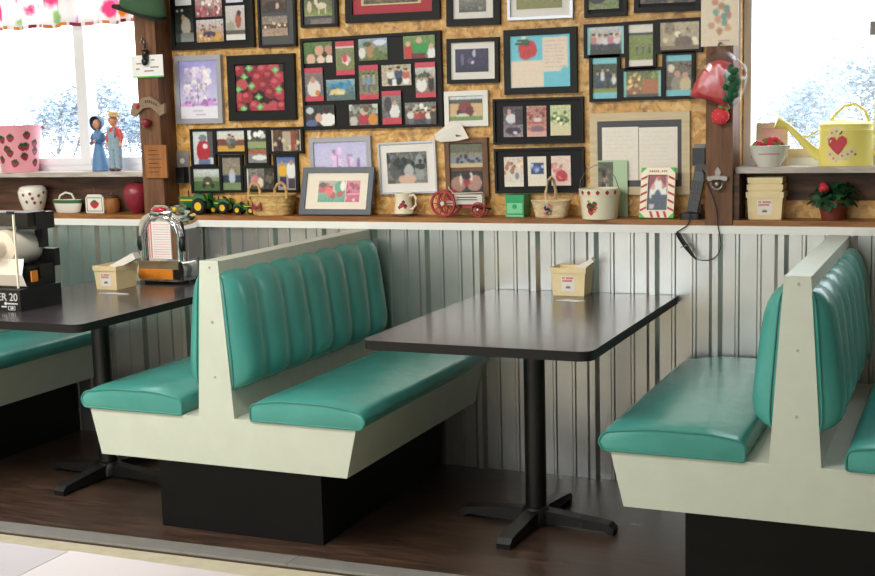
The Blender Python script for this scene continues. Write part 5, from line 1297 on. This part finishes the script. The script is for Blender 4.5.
def tub(w, d, h, taper=.9, wall=.003, rim=.02):
    """open square berry carton with a folded rim; centred, base at 0"""
    q = MB()
    def loop(f, z, g=0): return [(-w*f-g, -d*f-g, z), (w*f+g, -d*f-g, z), (w*f+g, d*f+g, z), (-w*f-g, d*f+g, z)]
    vs = loop(taper, 0)+loop(1, h)+loop(1, h, -wall)+loop(taper, .004, -wall)
    fs = [(3, 2, 1, 0)]+[(k, (k+1) % 4, 4+(k+1) % 4, 4+k) for k in range(4)]+[(4+k, 4+(k+1) % 4, 8+(k+1) % 4, 8+k) for k in range(4)]+[(8+k, 8+(k+1) % 4, 12+(k+1) % 4, 12+k) for k in range(4)]+[(12, 13, 14, 15)]
    q.add(vs, fs)
    f1 = taper+(1-taper)*(h-rim)/h
    o1 = loop(f1, h-rim, .0032); o2 = loop(1, h+.001, .0032)
    q.add(o1+o2+loop(1, h+.001, -wall-.0005)+loop(f1, h-rim, .0004), [(k, (k+1) % 4, 4+(k+1) % 4, 4+k) for k in range(4)]+[(4+k, 4+(k+1) % 4, 8+(k+1) % 4, 8+k) for k in range(4)]+[(k, 12+k, 12+(k+1) % 4, (k+1) % 4) for k in range(4)])
    return q
def carton_label(t, w, d, h, taper, sx=.045, z0=.22, z1=.74, rim=.02):
    def fy(z): return -d*(taper+(1-taper)*z/h)-.0007
    def quad(q, x0, x1, a, b_, lift, mi=0): q.add([(x0, fy(a)-lift, a), (x1, fy(a)-lift, a), (x1, fy(b_)-lift, b_), (x0, fy(b_)-lift, b_)], [(0, 1, 2, 3)], mi)
    H0, H1 = z0*h, min(z1*h, h-rim-.003)
    q = MB(); quad(q, -sx/2, sx/2, H0, H1, 0); lo = q.build('paper_label', 'paper', t, 0)
    q = MB(); L = H1-H0
    for r, zz in enumerate((.62, .80)):
        nb = 9
        for k in range(nb):
            if (k*5+r*3) % 9 == 4: continue
            x = -sx*.42+sx*.84*k/nb; quad(q, x, x+sx*.84/nb*.86, H0+L*zz, H0+L*(zz+.13), .0005)
    for k in range(5): x = -sx*.18+sx*.36*k/5; quad(q, x, x+sx*.055, H0+L*.2, H0+L*.30, .0005, 1)
    quad(q, -sx*.12, sx*.12, H0+L*.32, H0+L*.36, .0005, 1)
    q.build('label_print', ['softred', 'darkink'], lo, 0)
def carton(label, x0, x1, yb, ytop, Zs, Yf=None, stack=1, d=.052, group=None):
    pa = on(x0, yb, Zs); pb = on(x1, yb, Zs); Y0 = min(pa.y, pb.y) if Yf is None else Yf
    a = at(x0, yb, Y0); b_ = at(x1, yb, Y0); m = mpp(a); w = (b_.x-a.x)/2/.9
    h = (yb-ytop)*m*1.0
    t = thing('berry_carton', label, 'carton', ((a.x+b_.x)/2, Y0+d*.9, Zs+.0004), 0, group)
    q = tub(w, d, h); q.build('carton_body', 'berrybox', t, .3); carton_label(t, w, d, h, .9, .054, .16, .72)
    return t, w, d, h, m
t, w, d, h, m = carton('cream berry carton with red printed label, bottom one of the stack on the right shelf', 748.5, 781, 220, 193, SHZ, .018, d=.055, group='nested cartons on the right low shelf')
for i, lb in enumerate(('middle cream carton nested in the stack on the right low shelf', 'topmost cream carton nested in the stack on the right low shelf')):
    t2 = thing('berry_carton', lb, 'carton', (t.location.x, t.location.y, t.location.z+.026*(i+1)+.004), 0, 'nested cartons on the right low shelf')
    q = tub(w*(.955-.03*i), d*(.955-.03*i), h*.98); q.build('carton_body', 'berrybox', t2, .3)
# potted strawberry plant
p = at(833, 221, .055); m = mpp(p); p.z = SHZ+.0004
t = thing('potted_plant', 'leafy strawberry plant in a red clay pot on the right low shelf', 'potted plant', p)
q = MB(); q.lathe([(11*m, 0), (14*m, 14*m), (15*m, 14*m), (15.4*m, 19*m), (13.6*m, 19*m), (12*m, 12*m), (.1*m, 12*m)], 28); q.build('pot', 'terra', t)
q = MB(); q.lathe([(13*m, 15*m), (.1*m, 16.5*m)], 20, cap=False); q.build('soil', 'darkwood', t)
q = MB(); rn = random.Random(4)
for k in range(44):
    a = rn.uniform(0, 2*PI); R = rn.uniform(5, 24)*m; zz = (rn.uniform(22, 40)-R/m*.3)*m; s = rn.uniform(7, 10)*m
    cx_, cy_ = R*math.cos(a)*1.0, R*math.sin(a)*.62
    M0 = tr(cx_, cy_-.004, zz) @ rot('Z', a) @ rot('Y', rn.uniform(.2, .9)) @ rot('X', rn.uniform(-.4, .4)); q.M = M0
    for j in range(3):
        q.M = M0 @ rot('Z', (j-1)*1.25)
        q.add([(0, 0, 0), (s*.45, -s*.42, .002), (s*.9, -s*.36, .0), (s*1.15, 0, -.003), (s*.9, s*.36, .0), (s*.45, s*.42, .002), (s*.6, 0, -.003)], [(0, 1, 6), (1, 2, 6), (2, 3, 6), (3, 4, 6), (4, 5, 6), (5, 0, 6)], 1 if k % 11 == 3 else 0)
    q.M = Matrix()
    q.tube([(cx_*.2, cy_*.2, 15*m), (cx_*.7, cy_*.7, zz*.9), (cx_, cy_-.004, zz)], .0012, 5, mi=0)
q.build('foliage', ['dgreen', 'green'], t, .8)
q = MB(); strawberry(q, (-8*m, -.045, 32*m), 5.6*m, tilt=(2.6, .2)); q.build('strawberry', ['red', 'dgreen'], t)

# ------------------------------------------------------------------ things on the dining tables
TZ = .7588
t, w, d, h, m = carton('cream berry carton of paper packets on the middle table', 553, 584, 295.5, 267.5, TZ, d=.055)
def packets(t, w, d, h, m, lab):
    for i, (x, y, z, r, l, ax) in enumerate(lab):
        g = thing('paper_packet', ('white paper packet sticking up from the carton, ', 'second white paper packet in the carton, ')[i % 2]+t['tbl'], 'paper packet', (t.location.x+x, t.location.y+y, t.location.z+z), 0)
        q = MB(); q.M = ax; q.box(-l/2, l/2, -r, r, -r*.6, r*.6, r*.45, 3); q.build('packet_body', 'paper', g)
t['tbl'] = 'middle table'
packets(t, w, d, h, m, [(w*.72, -.012, h*1.02, .015, .10, rot('Y', -.62)), (w*.40, .026, h*.98, .013, .09, rot('Y', -.45))]); del t['tbl']
pq = on(571, 300.5, TZ); t = thing('paper_slip', 'white paper slip lying in front of the carton on the middle table', 'paper slip', (pq.x, pq.y, TZ+.0004))
q = MB(); q.prism([(-.058, -.012), (.03, -.034), (.062, -.004), (-.02, .022)], 0, .0008, 'z'); q.build('sheet', 'whitepaper', t, 0)
# left table
a = on(98, 288.5, TZ)
t, w, d, h, m = carton('cream berry carton of napkins on the left table beside the jukebox', 97, 117, 289.5, 266, TZ, d=.075)
t['tbl'] = 'left table'
packets(t, w, d, h, m, [(w*.75, -d*.1, h*1.08, .024, .16, rot('Z', .1) @ rot('Y', -.45)), (w*.3, d*.5, h*1.0, .018, .12, rot('Y', -.3))]); del t['tbl']
pq = on(113, 294, TZ); t = thing('paper_slip', 'crumpled white paper slip in front of the carton on the left table', 'paper slip', (pq.x, pq.y, TZ+.0004))
q = MB(); q.prism([(-.07, -.004), (-.02, -.012), (.04, -.006), (.075, .006), (.02, .014), (-.03, .006)], 0, .003, 'z'); q.build('sheet', 'whitepaper', t, 0)

# chrome jukebox
pf_ = on(140, 282, TZ); pf2 = on(186, 283, TZ); Yj = min(-.16, pf_.y); x0 = at(139, 282, Yj).x; x1 = at(187, 283, Yj).x; m = mpp(at(165, 280, Yj)); w = (x1-x0)/2; D = .15
t = thing('tabletop_jukebox', 'chrome tabletop jukebox selector on the left table', 'jukebox', ((x0+x1)/2, Yj, TZ))
H = 79*m
side = [(-w*.93, .012), (w*.93, .012), (w*.95, H*.66), (w*.92, H*.76), (w*.76, H*.845), (w*.44, H*.89), (w*.36, H*.94), (w*.25, H*.985), (-w*.25, H*.985), (-w*.36, H*.94), (-w*.44, H*.89), (-w*.76, H*.845), (-w*.92, H*.76), (-w*.95, H*.66)]
q = MB(); q.prism(rounded(side, .012, 3), .012, D, 'y', .014, 4); q.build('housing', 'chrome', t, .7)
q = MB(); q.prism(rounded([(-w, .010), (w, .010), (w*1.02, H*.20), (w*.94, H*.29), (-w*.94, H*.29), (-w*1.02, H*.20)], .012, 4), -.022, D*.6, 'y', .010, 3); q.build('base_bumper', 'chrome', t, .7)
q = MB(); q.box(-w*.84, w*.58, -.027, -.018, H*.06, H*.185, .003)
for k in range(12): q.box(-w*.84+k*w*.118+.003, -w*.84+k*w*.118+.0045, -.0285, -.026, H*.065, H*.18)
o = q.build('orange_grille', 'orange', t)
q = MB(); q.box(w*.60, w*.86, -.026, -.018, H*.06, H*.185, .003); q.build('coin_slot', 'blackplastic', t)
q = MB(); q.prism([(-w*.52, H*.31), (w*.42, H*.31), (w*.42, H*.78), (-w*.52, H*.78)], .002, .014, 'y', .002); pnl = q.build('title_panel', 'whitepaper', t)
q = MB()
for k in range(14): z = H*(.33+.0315*k); q.box(-w*.3, w*.38, .0008, .0025, z, z+.0028)
q.build('title_lines', 'blush', pnl, 0)
q = MB()
for xx in (-.50, -.41): q.box(w*xx, w*(xx+.05), .0005, .0025, H*.32, H*.77)
q.build('red_stripes', 'softred', pnl, 0)
q = MB(); q.prism([(w*.44, H*.31), (w*.62, H*.31), (w*.62, H*.76), (w*.44, H*.76)], .004, .015, 'y', .002); q.build('side_panel', 'brownframe', t)
for s in (-1, 1):
    q = MB(); q.ball((s*w*.86, .002, H*.50), .016, .012, .034, 14); q.build('page_knob', 'blackplastic', t)
    q = MB(); q.tube([(s*w*.72, .004, H*.28), (s*w*.74, .0, H*.60), (s*w*.62, .0, H*.76), (s*w*.35, .0, H*.83)], .010, 12); q.build('chrome_arch', 'chrome', t)
q = MB(); q.ball((0, .045, H*.885), w*.60, .055, H*.105, 28)
for k in range(2): q.tube([(w*(.80-.12*k)*math.cos(a), .006-.004*k, H*.56+H*(.30-.02*k)*math.sin(a)) for a in [PI*j/24 for j in range(25)]], .0075, 10)
q.build('chrome_crest', 'chrome', t, 1.2)
q = MB(); q.M = tr(0, .004, H*.925); q.ball((0, 0, 0), w*.30, .016, H*.042, 16); q.build('red_display', 'dome', t)
q = MB(); q.M = tr(w*.5, .03, H*.93); q.ball((0, 0, 0), .012, n=10); q.build('indicator', 'yellow', t)
for s in (-1, 1):
    q = MB(); q.box(s*w*.955-.003, s*w*.955+.003, .03, D-.02, H*.30, H*.66, .002); q.build('side_plate', 'greyplastic', t)
q = MB(); q.box(-w*.93, w*.93, D*.2, D*.9, 0, .014, .002); q.build('foot', 'blackplastic', t)

# black tabletop machine with a clear front panel and a white roll
Yp = on(20, 312, TZ).y; X1 = at(21, 308, Yp).x; m = mpp(at(20, 300, Yp)); Xb = at(58, 300, on(58, 298, TZ).y)
t = thing('tabletop_viewer', 'black tabletop machine with a clear front panel and white roll at the left edge', 'machine', (X1, Yp, TZ))
D = 0.235; L = .36
q = MB(); q.prism([(-L, 0), (.0, 0), (.0, 22*m), (-L, 22*m)], 0, D, 'y', .006); q.build('base', 'blackplastic', t)
q = MB(); q.box(-L, -.008, .055, D-.02, 22*m, 42*m, .006); q.box(-L, -.004, D*.9, D+.01, 40*m, 58*m, .006); q.build('housing', 'blackplastic', t)
q = MB(); q.box(-L, .0, .07, D-.06, 84*m, 98*m, .006); q.box(-.09, .006, .11, D-.02, 80*m, 97*m, .012); q.box(-.07, -.03, D-.05, D-.02, 60*m, 84*m); q.build('head', 'blackplastic', t)
q = MB(); q.M = tr(-.125, .045, 62*m) @ rot('X', -PI/2); q.lathe([(.024, 0), (.05, .002), (.066, .008), (.07, .03), (.07, .17), (.06, .188), (.03, .196), (.024, .196), (.024, 0)], 32, cap=False); q.build('paper_roll', 'paper', t)
q = MB(); q.M = tr(-.125, .006, 62*m) @ rot('X', -PI/2); q.lathe([(.022, 0), (.034, 0), (.034, .05), (.022, .05), (.022, 0)], 24, cap=False); q.build('core_tube', 'paper', t)
q = MB(); q.M = tr(-.125, .012, 62*m) @ rot('X', -PI/2); q.lathe([(.022, 0), (.022, .19)], 20); q.build('spindle', 'greyplastic', t)
q = MB(); q.add([(-.25, .046, 52*m), (-.01, .046, 52*m), (-.01, .03, 36*m), (-.25, .03, 36*m), (-.01, .05, 24*m), (-.25, .05, 24*m)], [(0, 1, 2, 3), (3, 2, 4, 5)]); o = q.build('paper_web', 'whitepaper', t, 0); o.modifiers.new('thick', 'SOLIDIFY').thickness = .001
q = MB(); q.box(-L, -.002, -.004, 0, 25*m, 101*m); pn = q.build('clear_panel', 'acrylic', t, 0)
q = MB(); q.box(-.006, .0, -.006, .002, 24*m, 101*m, .001); q.build('panel_edge', 'acrylicedge', pn)
q = MB(); q.box(-.03, .001, -.009, .0, 98*m, 101*m); q.build('panel_clip', 'blackplastic', pn)
q = MB(); q.box(.0, .006, .065, .10, 28*m, 39*m, .002); q.build('orange_switch', 'orange', t)
q = MB(); q.box(-.003, .004, .12, .19, 30*m, 44*m, .002); q.build('side_vent', 'iron', t)
fc = bpy.data.curves.new('lettering', 'FONT'); fc.body = 'OOER 20'; fc.size = .042; fc.extrude = .0008; fc.align_x = 'RIGHT'
fo = bpy.data.objects.new('lettering', fc); COL.objects.link(fo)
dg = bpy.context.evaluated_depsgraph_get(); me = bpy.data.meshes.new_from_object(fo.evaluated_get(dg)); bpy.data.objects.remove(fo)
me.materials.clear(); me.materials.append(M['lettergrey'])
lt = bpy.data.objects.new('lettering', me); COL.objects.link(lt); lt.parent = t; lt.location = (-.012, -.0012, 11*m); lt.rotation_euler = (PI/2, 0, 0)
q = MB(); q.ball((-.073, -.001, 8*m), .007, .0012, .007, 8); q.box(-.07, -.015, -.0012, 0, 7.3*m, 8.7*m); q.ring(-.062, -.028, 1.4*m, 5.6*m, .002, -.0012, 0, 0); q.box(-.05, -.036, -.0012, 0, 2.6*m, 4.4*m); q.box(-.095, -.07, -.0012, 0, 4*m, 5.4*m); q.build('small_marks', 'lettergrey', t, 0)

# ================================================================== OUTSIDE
b = MB(); b.box(-40, 40, .32, 60, -.4, -.3); struct('ground', b, 'ground')
def tree(label, x, y, h, w, seed, n):
    rn = random.Random(seed)
    t = thing('bare_tree', label, 'tree', (x, y, -.3), 0, 'trees outside the windows')
    q = MB(); tips = []
    def grow(p, d, l, r, k):
        e = p+d*l; q.tube([p, (p+e)/2+Vector((rn.uniform(-1, 1), rn.uniform(-1, 1), 0))*l*.05, e], [r, r*.85, r*.65], 5)
        tips.append(e)
        if k <= 0: return
        for _ in range(3):
            nd = (d+Vector((rn.uniform(-.8, .8), rn.uniform(-.8, .8), rn.uniform(-.05, .5)))).normalized(); grow(e, nd, l*rn.uniform(.6, .8), r*.62, k-1)
    grow(Vector((0, 0, 0)), Vector((0, 0, 1)), h*.3, h*.012, 4); q.build('trunk', 'bark', t)
    q = MB()
    for _ in range(n):
        p = rn.choice(tips)+Vector((rn.gauss(0, 1), rn.gauss(0, 1), rn.gauss(0, 1)))*h*.045; s = rn.uniform(.02, .05)
        q.M = tr(*p) @ rot('Z', rn.uniform(0, 6)) @ rot('X', rn.uniform(0, 3)); q.add([(-s, 0, 0), (0, -s*.5, 0), (s, 0, 0), (0, s*.5, 0)], [(0, 1, 2, 3)])
    q.build('foliage', 'foliage', t, 0)
def far(x, y, Y): return at(x, y, Y)
for i, (px, yt, Y, lb) in enumerate(((840, 78, 9, 'pale leafy tree outside the right window behind the watering can'), (60, 105, 10, 'pale leafy tree outside the left window between bucket and figurines'), (800, 105, 13, 'lower pale tree outside the right window left of the watering can'), (124, 118, 12, 'low pale tree outside the left window behind the man figurine'))):
    p = far(px, yt, Y); tree(lb, p.x, Y, (p.z+.3)*1.3, 1, 11+i, 3200)

# ================================================================== LIGHT
def area(name, loc, sx, sy, e, col=(1, .95, .86), rotx=0, roty=0):
    l = bpy.data.lights.new(name, 'AREA'); l.shape = 'RECTANGLE'; l.size = sx; l.size_y = sy; l.energy = e; l.color = col
    o = bpy.data.objects.new(name, l); COL.objects.link(o); o.location = loc; o.rotation_euler = (rotx, roty, 0)
    return o
for i, (x, y, e) in enumerate(((-3.9, -2.4, 62), (-2.0, -2.7, 56), (-4.6, -5.4, 40), (-2.0, -6.0, 36))):
    area('ceiling_light', (x, y, ZC-.03), 1.2, .3, e, (1, .955, .88))
def portal(loc, sx, sy, rx):
    o = area('window_daylight', loc, sx, sy, 1, (1, 1, 1), rx); o.data.cycles.is_portal = True
portal(((RW[0]+RW[1])/2, YB-.09, (RW[2]+RW[3])/2), RW[1]-RW[0], RW[3]-RW[2], PI/2)
portal(((-5.5+pl0)/2, .26, (SILZ+WT)/2), pl0+5.5, WT-SILZ, -PI/2)
portal(((1.2+pr1)/2, .26, (SILZ+WT)/2), 1.2-pr1, WT-SILZ, -PI/2)
w = bpy.data.worlds.new('overcast'); SC.world = w; w.use_nodes = True; nt = w.node_tree
bg = nt.nodes['Background']; bg.inputs['Color'].default_value = (.96, .985, 1, 1); bg.inputs['Strength'].default_value = 5.4
SC.view_settings.view_transform = 'Standard'; SC.view_settings.look = 'None'; SC.view_settings.gamma = 1; SC.view_settings.use_curve_mapping = False
SC.view_settings.exposure = 0
SC.cycles.use_denoising = True
SC.cycles.max_bounces = 8; SC.cycles.transparent_max_bounces = 16
